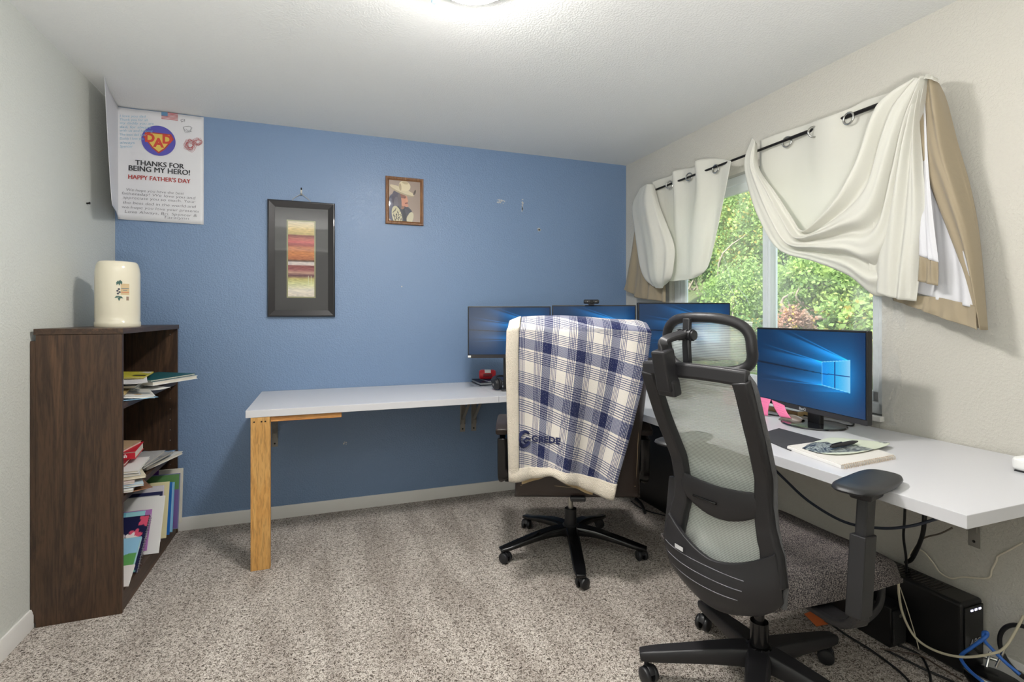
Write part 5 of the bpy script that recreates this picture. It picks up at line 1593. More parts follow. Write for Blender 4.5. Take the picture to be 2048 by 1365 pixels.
# sticky notes on the lower edge of monitor 4
PINKN = mat('pink sticky note', C(240, 124, 168), .75, var=.03)
def note(label, ptsrow, seed, curl):
    # four corners: top-left, top-right, bottom-right, bottom-left, all (px,py,X)
    a, b, c_, d_ = [onX(p[2], p[0], p[1]) for p in ptsrow]
    P = []
    for i in range(9):
        row = []
        for j in range(9):
            u, v = i / 8, j / 8
            p = a.lerp(b, u).lerp(d_.lerp(c_, u), v)
            row.append(p + Vector((-curl * math.sin(PI * v) * .5, 0, 0)))
        P.append(row)
    m_ = MB(); m_.grid(P); o = m_.build('sticky_note', PINKN, smooth=180, solid=.0005); tag(o, label, 'sticky note')
    ln = MB()
    for k in range(4):
        v = .22 + .17 * k
        q0 = a.lerp(b, .15).lerp(d_.lerp(c_, .15), v); q1 = a.lerp(b, .8 - .1 * (k % 2)).lerp(d_.lerp(c_, .8 - .1 * (k % 2)), v)
        cv = Vector((-curl * math.sin(PI * v) * .5 - .0008, 0, 0))
        ln.tube([q0 + cv, q0.lerp(q1, .5) + cv + Vector((0, 0, .001)), q1 + cv], .0004, 4)
    ln.build('pencil_writing', mat('pencil line', C(196, 92, 130), .7), o, smooth=0)
    return o
note('pink sticky note hanging under the monitor edge, the left one', ((1517, 794, 1.982), (1542, 799, 1.978), (1536, 832, 1.96), (1508, 831, 1.96)), 1, .012)
note('pink sticky note with a curled corner, right of the other pink note', ((1543, 800, 1.978), (1569, 811, 1.974), (1583, 838, 1.95), (1560, 834, 1.95)), 2, .014)

# webcam
wcx, wcy = at_depth(1182, 3.10); wz = CAM_H + 20.6 * 3.12 / FPX
wc = thing('webcam', 'black bar webcam clipped on top of the middle monitor', 'webcam', (wcx, wcy, wz), -YAW)
wb_ = MB()
wb_.tube([(-.046, -.012, .019), (-.040, -.012, .019), (.040, -.012, .019), (.046, -.012, .019)], [.009, .0135, .0135, .009], 16)
wb_.build('camera_body', BLACK, wc, local=True)
MB().cyl((0, -.024, .019), (0, -.0275, .019), .010, .009, 20).build('lens', GLOSSBLACK, wc, local=True)
MB().box((0, -.010, .003), (.034, .022, .010)).build('clip', BLACK, wc, local=True, smooth=0, bevel=.002)
ms = MB(); 
for dx in (-.026, .026): ms.cyl((dx, -.0245, .019), (dx, -.0262, .019), .0028, .0028, 10)
ms.build('microphone_dot', STEEL, wc, local=True)

# ================================================================== ITEMS ON THE CORNER DESK
def slab(name, cx_, cy_, z, w, l, t, rz, mt, parent=None, tilt=(0, 0), bevel=.001, label=None):
    return MB().box((cx_, cy_, z + t / 2), (w, l, t), (tilt[0], tilt[1], rz)).build(name, mt, parent, smooth=0, bevel=bevel, label=label)
pa = onZ(DT, 936, 763); 
bk1 = thing('book', 'thick dark blue notebook with silver page edge under the red can', 'book', (1.10, 3.28, DT), 0)
slab('cover', 1.075, 3.352, DT + .0005, .24, .21, .004, .0, mat('dark navy cover', C(28, 34, 58), .4), bk1)
slab('pages', 1.077, 3.352, DT + .0045, .232, .204, .014, .0, mat('silver grey pages', C(170, 172, 176), .5), bk1)
slab('front_cover', 1.075, 3.352, DT + .0185, .24, .21, .003, .0, mat('dark navy cover', C(28, 34, 58), .4), bk1)
bk2 = thing('magazine', 'silver edged magazine lying on the navy notebook', 'magazine', (1.13, 3.27, DT + .022), 0)
slab('pages', 1.095, 3.345, DT + .022, .17, .18, .006, .04, mat('silver grey pages', C(170, 172, 176), .5), bk2)
slab('cover', 1.095, 3.345, DT + .0282, .17, .18, .001, .04, mat('purple blue cover', C(64, 74, 116), .35, var=.3, vscale=30), bk2)
CANR = mat('red can paint', C(206, 36, 48), .3, var=.06)
can = thing('drink_can', 'red and white drink can lying on its side on the notebook', 'can', (1.12, 3.28, DT + .03), 0)
cc_ = Vector((1.035, 3.335, DT + .030 + .0335)); axd = Vector((math.cos(-.25), math.sin(-.25), 0))
Mc = Matrix((Vector((0, 0, 1)).cross(axd), Vector((0, 0, 1)), axd)).transposed()
MB().lathe([(.0001, -.052), (.024, -.052), (.026, -.055), (.0285, -.052), (.033, -.044), (.033, .040), (.028, .052), (.026, .055), (.024, .052), (.0001, .050)], cc_, 36, Mc).build('can_body', CANR, can, smooth=50)
def can_patch(a0, a1, x0, x1, mt, nm):
    g_ = [[cc_ + axd * (x0 + (x1 - x0) * i / 6) + (Vector((0, 0, 1)) * math.sin(a0 + (a1 - a0) * j / 8) + Vector((0, 0, 1)).cross(axd) * -math.cos(a0 + (a1 - a0) * j / 8)) * .0333 for j in range(9)] for i in range(7)]
    MB().grid(g_).build(nm, mt, can, smooth=180)
can_patch(.4, 1.9, -.020, .022, WHITEP, 'white_label')
can_patch(-.4, .25, -.03, .03, mat('dark red can print', C(120, 20, 34), .4), 'dark_print')
# headphones
hpn = thing('headphones', 'black over ear headphones lying on the white corner desk', 'headphones', (1.165, 3.12, DT), 0)
hc = Vector((1.020, 3.02, DT))
def ear(c, nm, ax):
    M_ = Vector(ax).normalized().to_track_quat('Z', 'Y').to_matrix()
    e = MB().lathe([(.0001, -.018), (.022, -.018), (.033, -.012), (.036, -.002), (.036, .006), (.033, .010), (.038, .012), (.038, .024), (.034, .028), (.018, .028), (.016, .020), (.0001, .020)], c, 36, M_)
    e.build('ear_cup', BLACK, hpn)
    MB().cyl(c - M_ @ Vector((0, 0, .018)), c - M_ @ Vector((0, 0, .0195)), .007, .007, 16).build('logo_dot', STEEL, hpn)
ear(hc + Vector((-.028, 0, .040)), 'l', (1, .15, .1)); ear(hc + Vector((.085, -.02, .040)), 'r', (-1, -.1, .1))
MB().ribbon(catmull([hc + Vector(v) for v in ((-.040, 0, .045), (-.036, .03, .062), (-.005, .075, .075), (.035, .09, .078), (.08, .07, .072), (.105, .02, .06), (.100, -.02, .045))], 30), .013, .005, (0, 0, 1)).build('headband', BLACK, hpn, smooth=60)

# ================================================================== ITEMS ON THE SIDE DESK
PAD = mat('dark grey mouse pad', C(58, 58, 62), .85, var=.1, vscale=90)
def zpoly(name, pix, z, t, mt, label, cat, bevel=.001):
    pts = [onZ(z, *p) for p in pix]
    m_ = MB(); m_.prism([(p.x, p.y) for p in reversed(pts)], t, Matrix.Translation((0, 0, z)))
    o = m_.build(name, mt, smooth=0, bevel=bevel)
    c = sum(pts, Vector()) / len(pts)
    me = o.data
    for v in me.vertices: v.co -= c
    o.location = c
    if label: tag(o, label, cat)
    return o
zpoly('mouse_pad', [(1508, 872), (1558, 858), (1643, 881), (1581, 903)], ZR + .0004, .003, PAD, 'dark grey rectangular mouse pad on the side desk', 'mouse pad')
# steno pad
stc = thing('notepad', 'white top bound notepad lying on the desk edge', 'notepad', (1.60, 1.22, ZR), 0)
def zquad_stack(parent, pix, z, t, mt, nm, n=1, jig=0.0):
    pts = [onZ(z, *p) for p in pix]
    m_ = MB(); m_.prism([(p.x, p.y) for p in reversed(pts)], t, Matrix.Translation((0, 0, z)))
    return m_.build(nm, mt, parent, smooth=0, bevel=.0008)
NPX = [(1573, 897), (1684, 939), (1790, 917), (1690, 878)]
NPX = [(1574, 899), (1682, 938), (1788, 917), (1688, 882)]
zquad_stack(stc, NPX, ZR + .0005, .010, mat('white pad pages', C(226, 224, 222), .8, bump=.6, bscale=500, bdist=.001), 'pages')
zquad_stack(stc, [(1575, 893), (1683, 931), (1788, 911), (1688, 877)], ZR + .0105, .002, mat('pale notepad sheet', C(212, 209, 204), .8), 'top_sheet')
sp_ = MB(); a_ = onZ(ZR + .006, 1684, 935); b_2 = onZ(ZR + .006, 1788, 915)
for k in range(24):
    c = a_.lerp(b_2, (k + .5) / 24)
    d = (b_2 - a_).normalized()
    sp_.tube([c + (d.cross(Vector((0, 0, 1))) * math.cos(t_) + Vector((0, 0, 1)) * math.sin(t_)) * .007 for t_ in [2 * PI * i / 10 for i in range(10)]], .0011, 5, closed=True)
sp_.build('spiral_binding', mat('tan binding', C(186, 168, 148), .6), stc, smooth=60)
# oval card with a printed speckle pattern
def card_fn(U, V):
    c = np.zeros(U.shape + (3,)); c[:] = (222, 228, 208)
    rg = np.random.default_rng(6)
    g_ = rg.random((70, 70)); ii = np.clip((U * 69).astype(int), 0, 69); jj = np.clip((V * 69).astype(int), 0, 69)
    n_ = g_[ii, jj]
    reg = ((U < .62) & (V > .12) & (V < .60 - .25 * np.abs(U - .3))) | ((U < .42) & (V < .75) & (V > .2)) | (U > .93) & (V > .5)
    c[reg & (n_ < .55)] = (52, 56, 62); c[reg & (n_ >= .55)] = (176, 184, 178)
    return (c / 255) ** 2.2
m_ = MB()
CPX = [(1604, 897), (1640, 908), (1690, 911), (1745, 902), (1780, 889), (1755, 884), (1715, 880), (1665, 876), (1640, 881), (1620, 888)]
zc_ = ZR + .0135
cp = [onZ(zc_, *p) for p in CPX]; cc0 = sum(cp, Vector()) / len(cp)
NR, NA = 40, 96
loop = catmull(cp + [cp[0]], NA)[:-1]
V_ = [cc0]; uvc = [(.5, .5)]
for i in range(1, NR + 1):
    for q in loop:
        p = cc0.lerp(q, i / NR); V_.append(p + Vector((0, 0, .004 * (i / NR) ** 2 * max(0, -(p.y - cc0.y)) * 10)))
m_.v = [tuple(v) for v in V_]
for k in range(NA): m_.f.append((0, 1 + (k + 1) % NA, 1 + k))
for i in range(NR - 1):
    for k in range(NA): m_.f.append((1 + i * NA + k, 1 + i * NA + (k + 1) % NA, 1 + (i + 1) * NA + (k + 1) % NA, 1 + (i + 1) * NA + k))
A_ = np.array([list(v) for v in V_]); dirx = np.array(cp[4] - cp[0])[:2]; dirx /= np.linalg.norm(dirx); diry = np.array([-dirx[1], dirx[0]])
uu = (A_[:, :2] - np.array(cc0)[:2]) @ dirx; ww = (A_[:, :2] - np.array(cc0)[:2]) @ diry
uu = (uu - uu.min()) / np.ptp(uu); ww = (ww - ww.min()) / np.ptp(ww)
m_.col = card_fn(uu[None, :], ww[None, :])[0]
tag(m_.build('printed_card', attr_mat('printed card', .35, coat=.2), smooth=180, solid=.0012), 'pale oval card with black speckles lying on the notepad', 'card')
pn0, pn1 = onZ(ZR + .024, 1662, 894), onZ(ZR + .024, 1716, 883)
pn = thing('pen', 'fat black pen lying on the speckled card', 'pen', pn0, 0)
d = (pn1 - pn0)
MB().tube([pn0, pn0 + d * .05, pn0 + d * .5, pn0 + d * .8, pn1 - d * .03, pn1], [.004, .0066, .0075, .0068, .003, .001], 18).build('barrel', mat('matte black pen', C(44, 44, 48), .6), pn)
MB().ribbon([pn0 + d * .04 + Vector((0, 0, .008)), pn0 + d * .38 + Vector((0, 0, .0095))], .002, .0008, (0, 0, 1)).build('pocket_clip', DARKMETAL, pn)
# mouse behind the note
mm = onZ(ZR + .012, 1583, 838)
ms_ = thing('computer_mouse', 'low brown grey computer mouse by the oval monitor base', 'mouse', (mm.x, mm.y, ZR), .2)
mb_ = MB(); P = []
for i in range(13):
    a = i / 12 * PI
    mb_row = []
    for j in range(17):
        t_ = j / 16; x_ = -.052 + .104 * t_; hh_ = .030 * math.sin(PI * min(1, .12 + t_ * .86)) ** .6; w_ = .030 * math.sin(PI * min(1, .1 + t_ * .84)) ** .45
        mb_row.append((w_ * math.cos(a), x_, hh_ * math.sin(a) + .0006))
    P.append(mb_row)
mb_.grid(P); mb_.build('mouse_shell', mat('taupe mouse plastic', C(120, 108, 100), .35), ms_, local=True, smooth=180, solid=.001)
MB().cyl((-.003, .025, .026), (.003, .025, .026), .007, .007, 16).build('scroll_wheel', BLACK, ms_, local=True)
# white box at the right edge
wbx = thing('router_box', 'white rounded plastic box at the right edge of the side desk', 'box', (2.09, .93, ZR), 0)
MB().b2(1.985, 2.16, .80, .955, ZR + .004, ZR + .046).build('case', WHITEP, wbx, smooth=0, bevel=.014, seg=5)
MB().b2(1.992, 2.15, .81, .948, ZR + .0004, ZR + .0045).build('foot_pad', BLACK, wbx, smooth=0)
# basket and red things by the window behind the mesh chair
bs = thing('storage_box', 'small pink and white striped box by the window sill', 'box', (2.13, 2.2, ZR), 0)
sb_ = MB().b2(2.03, 2.17, 2.10, 2.22, ZR + .0005, ZR + .075)
def stripe_mat():
    m, n, l, b = new_mat('pink striped card')
    tc = n.new('ShaderNodeTexCoord'); w = n.new('ShaderNodeTexWave'); w.bands_direction = 'Y'; w.inputs['Scale'].default_value = 20
    r = ramp(n, [(0, C(226, 218, 220)), (.55, C(180, 130, 136))], 'CONSTANT'); l.new(tc.outputs['Object'], w.inputs['Vector']); l.new(w.outputs['Fac'], r.inputs['Fac']); l.new(r.outputs['Color'], b.inputs['Base Color'])
    return m
sb_.build('striped_body', stripe_mat(), bs, smooth=0, bevel=.002)
MB().b2(2.025, 2.175, 2.095, 2.225, ZR + .076, ZR + .082).build('white_rim', WHITEP, bs, smooth=0, bevel=.002)
rb = thing('gift_bag', 'dusty pink fabric bag standing in the striped box', 'bag', (2.10, 2.16, ZR + .082), 0)
bb = MB(); P = []
for i in range(25):
    a = 2 * PI * i / 24
    P.append([(2.10 + (.055 * k) * math.cos(a) * (1 + .06 * math.sin(5 * a)), 2.16 + (.05 * k) * math.sin(a), ZR + .084 + z) for k, z in ((.0, 0), (1, .0), (1.05, .03), (.95, .06), (.6, .085), (.25, .095), (.0, .097))])
bb.grid(P); bb.build('bag_body', mat('dusty pink cloth', C(200, 140, 134), .85, bump=.4, bscale=40), rb, smooth=180)
MB().tube(catmull([(2.08, 2.13, ZR + .17), (2.09, 2.14, ZR + .205), (2.10, 2.17, ZR + .20), (2.11, 2.19, ZR + .168)], 14), .0025, 8).build('bag_handle', mat('dark cord', C(60, 56, 66), .7), rb)
tan = thing('cardboard_tray', 'tan cardboard tray behind the pink notes near the window', 'tray', (2.10, 1.86, ZR), 0)
MB().b2(2.09, 2.18, 1.80, 2.02, ZR + .0005, ZR + .022).build('tray_body', mat('tan cardboard', C(176, 146, 98), .8), tan, smooth=0, bevel=.002)
MB().b2(2.092, 2.178, 1.802, 2.018, ZR + .0225, ZR + .026).build('tray_lid', WHITEP, tan, smooth=0, bevel=.001)

# ================================================================== THINGS ON THE FLOOR UNDER THE DESKS
UPSB = mat('satin black power unit', C(20, 20, 22), .33)
up_ = thing('power_backup_unit', 'black upright power backup unit with lit buttons on the floor against the wall', 'power unit', (2.15, 1.27, 0), 0)
MB().b2(2.085, 2.203, 1.135, 1.52, .004, .250).build('case', UPSB, up_, smooth=0, bevel=.012, seg=4)
MB().b2(2.092, 2.196, 1.1305, 1.1345, .02, .235).build('front_panel', GLOSSBLACK, up_, smooth=0, bevel=.004)
vn = MB()
for k in range(14): vn.b2(2.105, 2.180, 1.22 + k * .014, 1.226 + k * .014, .2502, .2512)
vn.build('top_vent', GLOSSBLACK, up_, smooth=0)
for k in range(3):
    MB().box((2.130 + .022 * k, 1.1298, .222), (.012, .0014, .006)).build('power_button', mat('lit button', (.62, .62, .95), emit=1.2), up_, smooth=0)
m_ = MB(); vs, fs = text_mesh('APC', .030, font_offset=.001, shear=.25)
m_.add([Vector((2.146 + v.x, 1.1296, .100 + v.y)) for v in vs], fs); m_.build('printed_name', mat('grey print', C(150, 152, 160), .4), up_, smooth=0)
def tower(label, x0, x1, y0, y1, h, seed=0, vents=True):
    t_ = thing('computer_tower', label, 'computer', ((x0 + x1) / 2, (y0 + y1) / 2, 0), 0)
    MB().b2(x0, x1, y0, y1, .008, h).build('case', UPSB, t_, smooth=0, bevel=.004)
    MB().b2(x0 + .01, x1 - .01, y0 + .01, y1 - .01, 0, .009).build('feet', BLACK, t_, smooth=0)
    MB().b2(x0 + .006, x1 - .006, y0 - .008, y0 - .0002, .02, h - .01).build('front_grille', mat('perforated black steel', C(34, 33, 34), .5, bump=1, bscale=500, bdist=.004), t_, smooth=0, bevel=.003)
    MB().cyl(((x0 + x1) / 2, y0 - .0084, h - .03), ((x0 + x1) / 2, y0 - .0095, h - .03), .007, .007, 16).build('power_button', STEEL, t_)
    return t_
tower('black computer tower standing in the corner under the corner desk', 2.012, 2.190, 2.50, 3.05, .56)
tower('black computer tower under the side desk beside the mesh chair', 2.01, 2.19, 1.74, 2.20, .20)
tower('low black computer case lying near the power unit under the side desk', 1.995, 2.075, 1.315, 1.70, .155)
oc = zpoly('paper_slip', [(1608, 1229), (1627, 1222), (1667, 1247), (1633, 1254)], .006, .0012, mat('orange card', C(232, 122, 66), .7), 'small orange paper slip lying on the carpet', 'paper', 0)

def cable(label, pts, r, mt, name='cable', n=40, group=None):
    m_ = MB().tube(catmull(pts, n), r, 8)
    o = m_.build(name, mt, smooth=80); tag(o, label, 'cable', group); return o
BLUEC = mat('blue network cable', C(52, 108, 196), .4); WHITEC = mat('off white cable', C(196, 188, 164), .5); GREYB = mat('dark blue grey cable', C(40, 46, 62), .5)
cable('long dark blue grey cable sagging along under the side desk edge', [onX(1.70, 1535, 925) + Vector((0, 0, 0)), onX(1.70, 1570, 960), onX(1.72, 1620, 1005), onX(1.78, 1690, 1045), onX(1.82, 1760, 1057), onX(1.86, 1820, 1053), onX(1.90, 1875, 1038)], .005, GREYB)
cable('black cable dropping straight down behind the seat front', [onX(2.0, 1811, 990), onX(2.02, 1809, 1040), onX(2.06, 1807, 1075), onX(2.1, 1812, 1115), onX(2.15, 1813, 1150)], .0045, CABLEB)
cable('thick black cable curving down behind the seat toward the wall', [onX(2.05, 1850, 1010), onX(2.06, 1847, 1060), onX(2.10, 1838, 1090), onX(2.16, 1824, 1118), onX(2.20, 1812, 1126)], .0075, CABLEB)
cable('thin grey cable running from the desk bracket to the thick cable', [onX(2.18, 1905, 1056), onX(2.15, 1880, 1068), onX(2.12, 1850, 1076), onX(2.13, 1835, 1090), onX(2.18, 1822, 1112)], .003, mat('grey brown cable', C(86, 76, 66), .5))
cable('white wire arching on the wall above the power unit', [onX(2.19, 1815, 1120), onX(2.20, 1826, 1100), onX(2.20, 1845, 1103), onX(2.205, 1865, 1125), onX(2.21, 1880, 1146), onX(2.212, 1903, 1158), onX(2.213, 1925, 1155), onX(2.213, 1975, 1157), onX(2.213, 1984, 1140), onX(2.213, 1993, 1122), onX(2.213, 1996, 1113), onX(2.212, 2020, 1100), onX(2.208, 2045, 1086)], .0030, mat('white wire', C(226, 218, 200), .5), n=90)
cable('off white cable looping from the seat down across the power unit', [onX(2.0, 1797, 1162), onX(2.0, 1798, 1190), onX(2.01, 1806, 1230), onX(2.02, 1830, 1275), onX(2.02, 1870, 1302), onX(2.03, 1925, 1315), onX(2.06, 1985, 1308), onX(2.10, 2010, 1295), onX(2.14, 2030, 1265), onX(2.18, 2047, 1232)], .0042, WHITEC, n=80)
cable('thin pale wire hanging beside the off white cable', [onX(2.02, 1800, 1175), onX(2.02, 1815, 1220), onX(2.02, 1830, 1270), onX(2.02, 1838, 1300)], .0016, WHITEC)
cable('blue network cable twisted into a loop at the power unit', [onX(2.00, 1965, 1364), onX(2.02, 1942, 1345), onX(2.04, 1925, 1325), onX(2.05, 1922, 1312), onX(2.05, 1940, 1298), onX(2.06, 1965, 1280), onX(2.07, 1974, 1272), onX(2.07, 1974, 1266), onX(2.07, 1967, 1267), onX(2.07, 1969, 1282), onX(2.08, 1985, 1300), onX(2.08, 2010, 1325), onX(2.08, 2040, 1350)], .0055, BLUEC, n=90)
for k, (lab, pts) in enumerate((
    ('black cable lying on the carpet along the dark case, furthest from the wall', [(1600, 1200), (1680, 1262), (1740, 1300), (1800, 1345), (1830, 1380)]),
    ('black cable on the carpet curving past the power unit front', [(1770, 1300), (1800, 1315), (1850, 1340), (1900, 1362), (1930, 1380)]),
    ('black cable on the carpet beside the low computer case', [(1795, 1290), (1840, 1312), (1858, 1345), (1862, 1375)]),
    ('thin brown cable crossing the carpet in front of the power unit', [(1760, 1298), (1800, 1305), (1840, 1312), (1880, 1335), (1925, 1362)]))):
    cable(lab, [onZ(.010 + .004 * k, *p) for p in pts], .0042 if k != 3 else .0028, CABLEB if k != 3 else mat('brown cable', C(70, 56, 48), .5))
cable('black cable on the carpet behind the leather chair', [onZ(.008, *p) for p in [(1262, 1003), (1280, 1016), (1300, 1024), (1330, 1032)]], .004, CABLEB)
pl = onZ(.01, 1291, 1022)
cable('thick black power plug lead on the carpet behind the leather chair', [onZ(.012, *p) for p in [(1272, 998), (1283, 1010), (1290, 1026)]], .010, CABLEB)
cable('black cable lying behind the monitor stand on the side desk', [onZ(ZR + .005, *p) for p in [(1537, 829), (1560, 832), (1600, 830), (1650, 842), (1700, 852), (1706, 845), (1690, 838)]], .0035, CABLEB)
# metal stand ring at the bottom right
rg_ = thing('floor_fan_base', 'round clear and chrome stand lying at the bottom right by the wall', 'stand', (2.0, .98, 0), 0)
c = onZ(.02, 1990, 1362)
MB().tube([c + Vector((.085 * math.cos(t_), .085 * math.sin(t_), .03)) for t_ in [2 * PI * i / 40 for i in range(40)]], .006, 8, closed=True).build('chrome_ring', CHROME, rg_)
MB().lathe([(.0001, 0), (.075, 0), (.080, .012), (.078, .02), (.03, .028), (.0001, .03)], c - Vector((0, 0, .019)), 40).build('weighted_base', GLOSSBLACK, rg_)
wh = onX(2.16, 2052, 1310)
MB().tube([wh + Vector((.01, .075 * math.cos(t_), .085 * math.sin(t_))) for t_ in [2 * PI * i / 40 for i in range(40)]], .007, 8, closed=True).build('wheel_ring', BLACK, rg_)
st2 = MB()
st2.tube([onX(2.10, 2010, 1298), onX(2.08, 1992, 1335)], .004, 8); st2.build('chrome_leg', CHROME, rg_)
st3 = MB(); st3.tube([onX(2.12, 1980, 1305), onX(2.09, 1973, 1335)], .004, 8); st3.build('chrome_leg', CHROME, rg_)

# ================================================================== BOOKS AND PAPERS IN THE BOOKCASE
def flatbook(name, label, cat, c, w, l, t, rz, cov, pages=None, tilt=(0, 0), print_fn=None, group=None, soft=False):
    """book lying flat: c is the centre of its underside"""
    hy_ = (l * abs(math.cos(rz)) + w * abs(math.sin(rz))) / 2; hx_ = (w * abs(math.cos(rz)) + l * abs(math.sin(rz))) / 2
    c = (max(c[0], BX0 + .010 + hx_), min(max(c[1], BY0 + .020 + hy_), BY1 - .022 - hy_), c[2])
    o = thing(name, label, cat, c, rz, group)
    rot = (tilt[0], tilt[1], 0)
    E_ = Euler(rot).to_matrix()
    ct = min(.0022, t * .2)
    def bx(nm, z0, z1, w_, l_, mt, bev=.0006, dx=0):
        m_ = MB().box((0, 0, 0), (w_, l_, z1 - z0))
        m_.v = [tuple(E_ @ Vector((x + dx, y, z + (z0 + z1) / 2))) for x, y, z in m_.v]
        return m_.build(nm, mt, o, local=True, smooth=0, bevel=bev)
    bx('back_cover', 0, ct, w, l, cov)
    bx('pages', ct, t - ct, w - .006, l - .006, pages or PAGES)
    top = bx('front_cover', t - ct, t, w, l, cov)
    if print_fn is not None:
        M = Matrix.Translation((0, 0, 0)) @ E_.to_4x4() @ Matrix.Translation((0, 0, t + .0006))
        pr = picture('cover_print', M, w * .96, l * .96, print_fn, 40, 50, attr_mat('printed cover', .4), o, local=True)
        pr.parent = top
    return o
def loose(name, label, cat, c, w, l, rz, mt, bend=.01, tilt=(0, 0), fn=None, group=None, n=10):
    """single curled sheet or thin leaflet"""
    hy_ = (l * abs(math.cos(rz)) + w * abs(math.sin(rz))) / 2; hx_ = (w * abs(math.cos(rz)) + l * abs(math.sin(rz))) / 2
    c = (max(c[0], BX0 + .010 + hx_), min(max(c[1], BY0 + .020 + hy_), BY1 - .022 - hy_), c[2])
    o_ = Euler((tilt[0], tilt[1], rz)).to_matrix(); m_ = MB(); P = []
    for i in range(n + 1):
        row = []
        for j in range(n + 1):
            u, v = i / n - .5, j / n - .5
            row.append(o_ @ Vector((u * w, v * l, bend * (4 * u * u) + bend * .4 * math.sin(v * 6))))
        P.append(row)
    m_.grid(P)
    ob = m_.build(name, mt, smooth=180, solid=.0012)
    ob.location = c; tag(ob, label, cat, group); return ob
def blocks(seed, base, cols, n=8):
    rg = np.random.default_rng(seed)
    rects = [(rg.random(), rg.random(), .08 + .3 * rg.random(), .05 + .2 * rg.random(), cols[rg.integers(0, len(cols))]) for _ in range(n)]
    def fn(U, V):
        c = np.zeros(U.shape + (3,)); c[:] = base
        for x, y, w, h, col in rects: c[(np.abs(U - x) < w / 2) & (np.abs(V - y) < h / 2)] = col
        return (c / 255) ** 2.2
    return fn
def ct_(name, r, g, b): return mat(name, C(r, g, b), .5)
# --- top shelf
z = S1
loose('leaflet', 'blue and tan leaflet flat at the bottom of the top shelf pile', 'leaflet', (-.86, 2.72, z + .004), .20, .26, .5, mat('blue leaflet print', C(112, 150, 176), .5, var=.5, vscale=25), .002)
flatbook('magazine', 'magazine with a white border and photo cover leaning out of the top shelf', 'magazine', (-.865, 2.80, z + .010), .20, .27, .012, .35, WHITEP, None, (0, .10), blocks(2, (210, 206, 196), [(120, 134, 140), (180, 150, 110), (90, 110, 120)]))
flatbook('booklet', 'tan envelope booklet under the photo magazine', 'booklet', (-.93, 2.74, z + .034), .18, .25, .008, .2, ct_('tan manila', 196, 170, 110), None, (0, .06))
flatbook('magazine', 'thin white magazine at the back of the top shelf', 'magazine', (-.97, 3.02, z + .004), .20, .28, .020, .1, WHITEP)
loose('paper_sheet', 'crumpled white sheet hanging over the top shelf edge', 'paper', (-.838, 3.02, z + .006), .12, .16, .8, PAPER, .006)
flatbook('notebook', 'white spined pad directly under the teal folder', 'notebook', (-.835, 3.15, z + .028), .23, .29, .018, -.50, WHITEP, None, (.0, .02))
flatbook('folder', 'dark teal folder sticking out of the top shelf', 'folder', (-.840, 3.14, z + .048), .22, .30, .010, -.46, ct_('dark teal card', 28, 92, 98), None, (.0, .02))
flatbook('magazine', 'grey and white magazine lying under the yellow one', 'magazine', (-.93, 2.86, z + .050), .21, .28, .010, .15, ct_('pale grey cover', 190, 188, 186), None, (0, .04), blocks(5, (200, 198, 196), [(120, 110, 110), (150, 90, 90)]))
loose('newspaper', 'folded white newspaper on the top shelf in front of the yellow magazine', 'newspaper', (-.885, 2.80, z + .074), .20, .26, .3, mat('newsprint', C(206, 204, 204), .8, var=.15, vscale=60), .010, (0, .10))
flatbook('magazine', 'yellow and black magazine on top of the upper pile', 'magazine', (-.92, 2.96, z + .082), .20, .27, .006, .12, ct_('yellow magazine cover', 206, 196, 70), None, (0, .05), blocks(9, (208, 198, 74), [(50, 46, 56), (52, 48, 50), (230, 226, 220)], 6))
# --- middle shelf
z = S2
loose('leaflet', 'brown photo leaflet at the bottom of the middle shelf', 'leaflet', (-.85, 2.70, z + .004), .17, .20, .5, mat('brown photo print', C(120, 84, 60), .5, var=.6, vscale=30), .003)
for k, (lab, dx, rz, col) in enumerate((('lowest white paper in the middle shelf stack', .0, .15, (222, 220, 216)), ('pale blue sheet in the middle shelf stack', .012, .34, (186, 204, 216)), ('white booklet with red marks in the middle shelf stack', -.01, .22, (216, 200, 196)), ('cream booklet in the middle shelf stack', .008, .40, (216, 206, 182)), ('light grey booklet near the top of the middle shelf stack', -.004, .28, (204, 204, 204)), ('white envelope lying at the top of the middle shelf stack', .01, .1, (226, 224, 220)))):
    flatbook('booklet', lab, 'booklet', (-.90 + dx, 2.74 + .012 * k, z + .012 + .0135 * k), .19, .25, .010, rz, ct_('booklet cover %d' % k, *col), None, (0, .03), blocks(20 + k, col, [(160, 120, 110), (120, 140, 170), (190, 186, 180)], 5))
flatbook('book', 'thin book with a white spine at the right of the middle shelf', 'book', (-.885, 3.16, z + .006), .20, .30, .016, -.30, ct_('white spine cover', 222, 220, 214), None)
loose('leaflet', 'light blue leaflet on the white spined book', 'leaflet', (-.875, 3.17, z + .030), .16, .22, -.2, ct_('light blue leaflet', 128, 170, 206), .004)
flatbook('magazine', 'grey magazine lying across the middle shelf', 'magazine', (-.90, 3.06, z + .036), .21, .29, .010, -.18, ct_('grey magazine cover', 150, 150, 150), None, (0, 0), blocks(7, (158, 158, 158), [(120, 120, 122), (190, 190, 190)]))
flatbook('magazine', 'silver grey magazine on top of the grey magazine', 'magazine', (-.91, 3.04, z + .048), .20, .28, .010, -.05, ct_('silver grey magazine cover', 178, 176, 174), None)
flatbook('book', 'dark red hardback lowest in the red book pile', 'book', (-.93, 2.84, z + .095), .14, .20, .014, .1, ct_('deep red cover', 146, 30, 38), None)
RB = flatbook('book', 'bright red paperback dictionary in the middle shelf pile', 'book', (-.905, 2.90, z + .110), .13, .20, .036, .12, ct_('bright red cover', 196, 30, 48), None)
m_ = MB(); vs, fs = text_mesh('Spanish', .022, font_offset=.001, shear=.15)
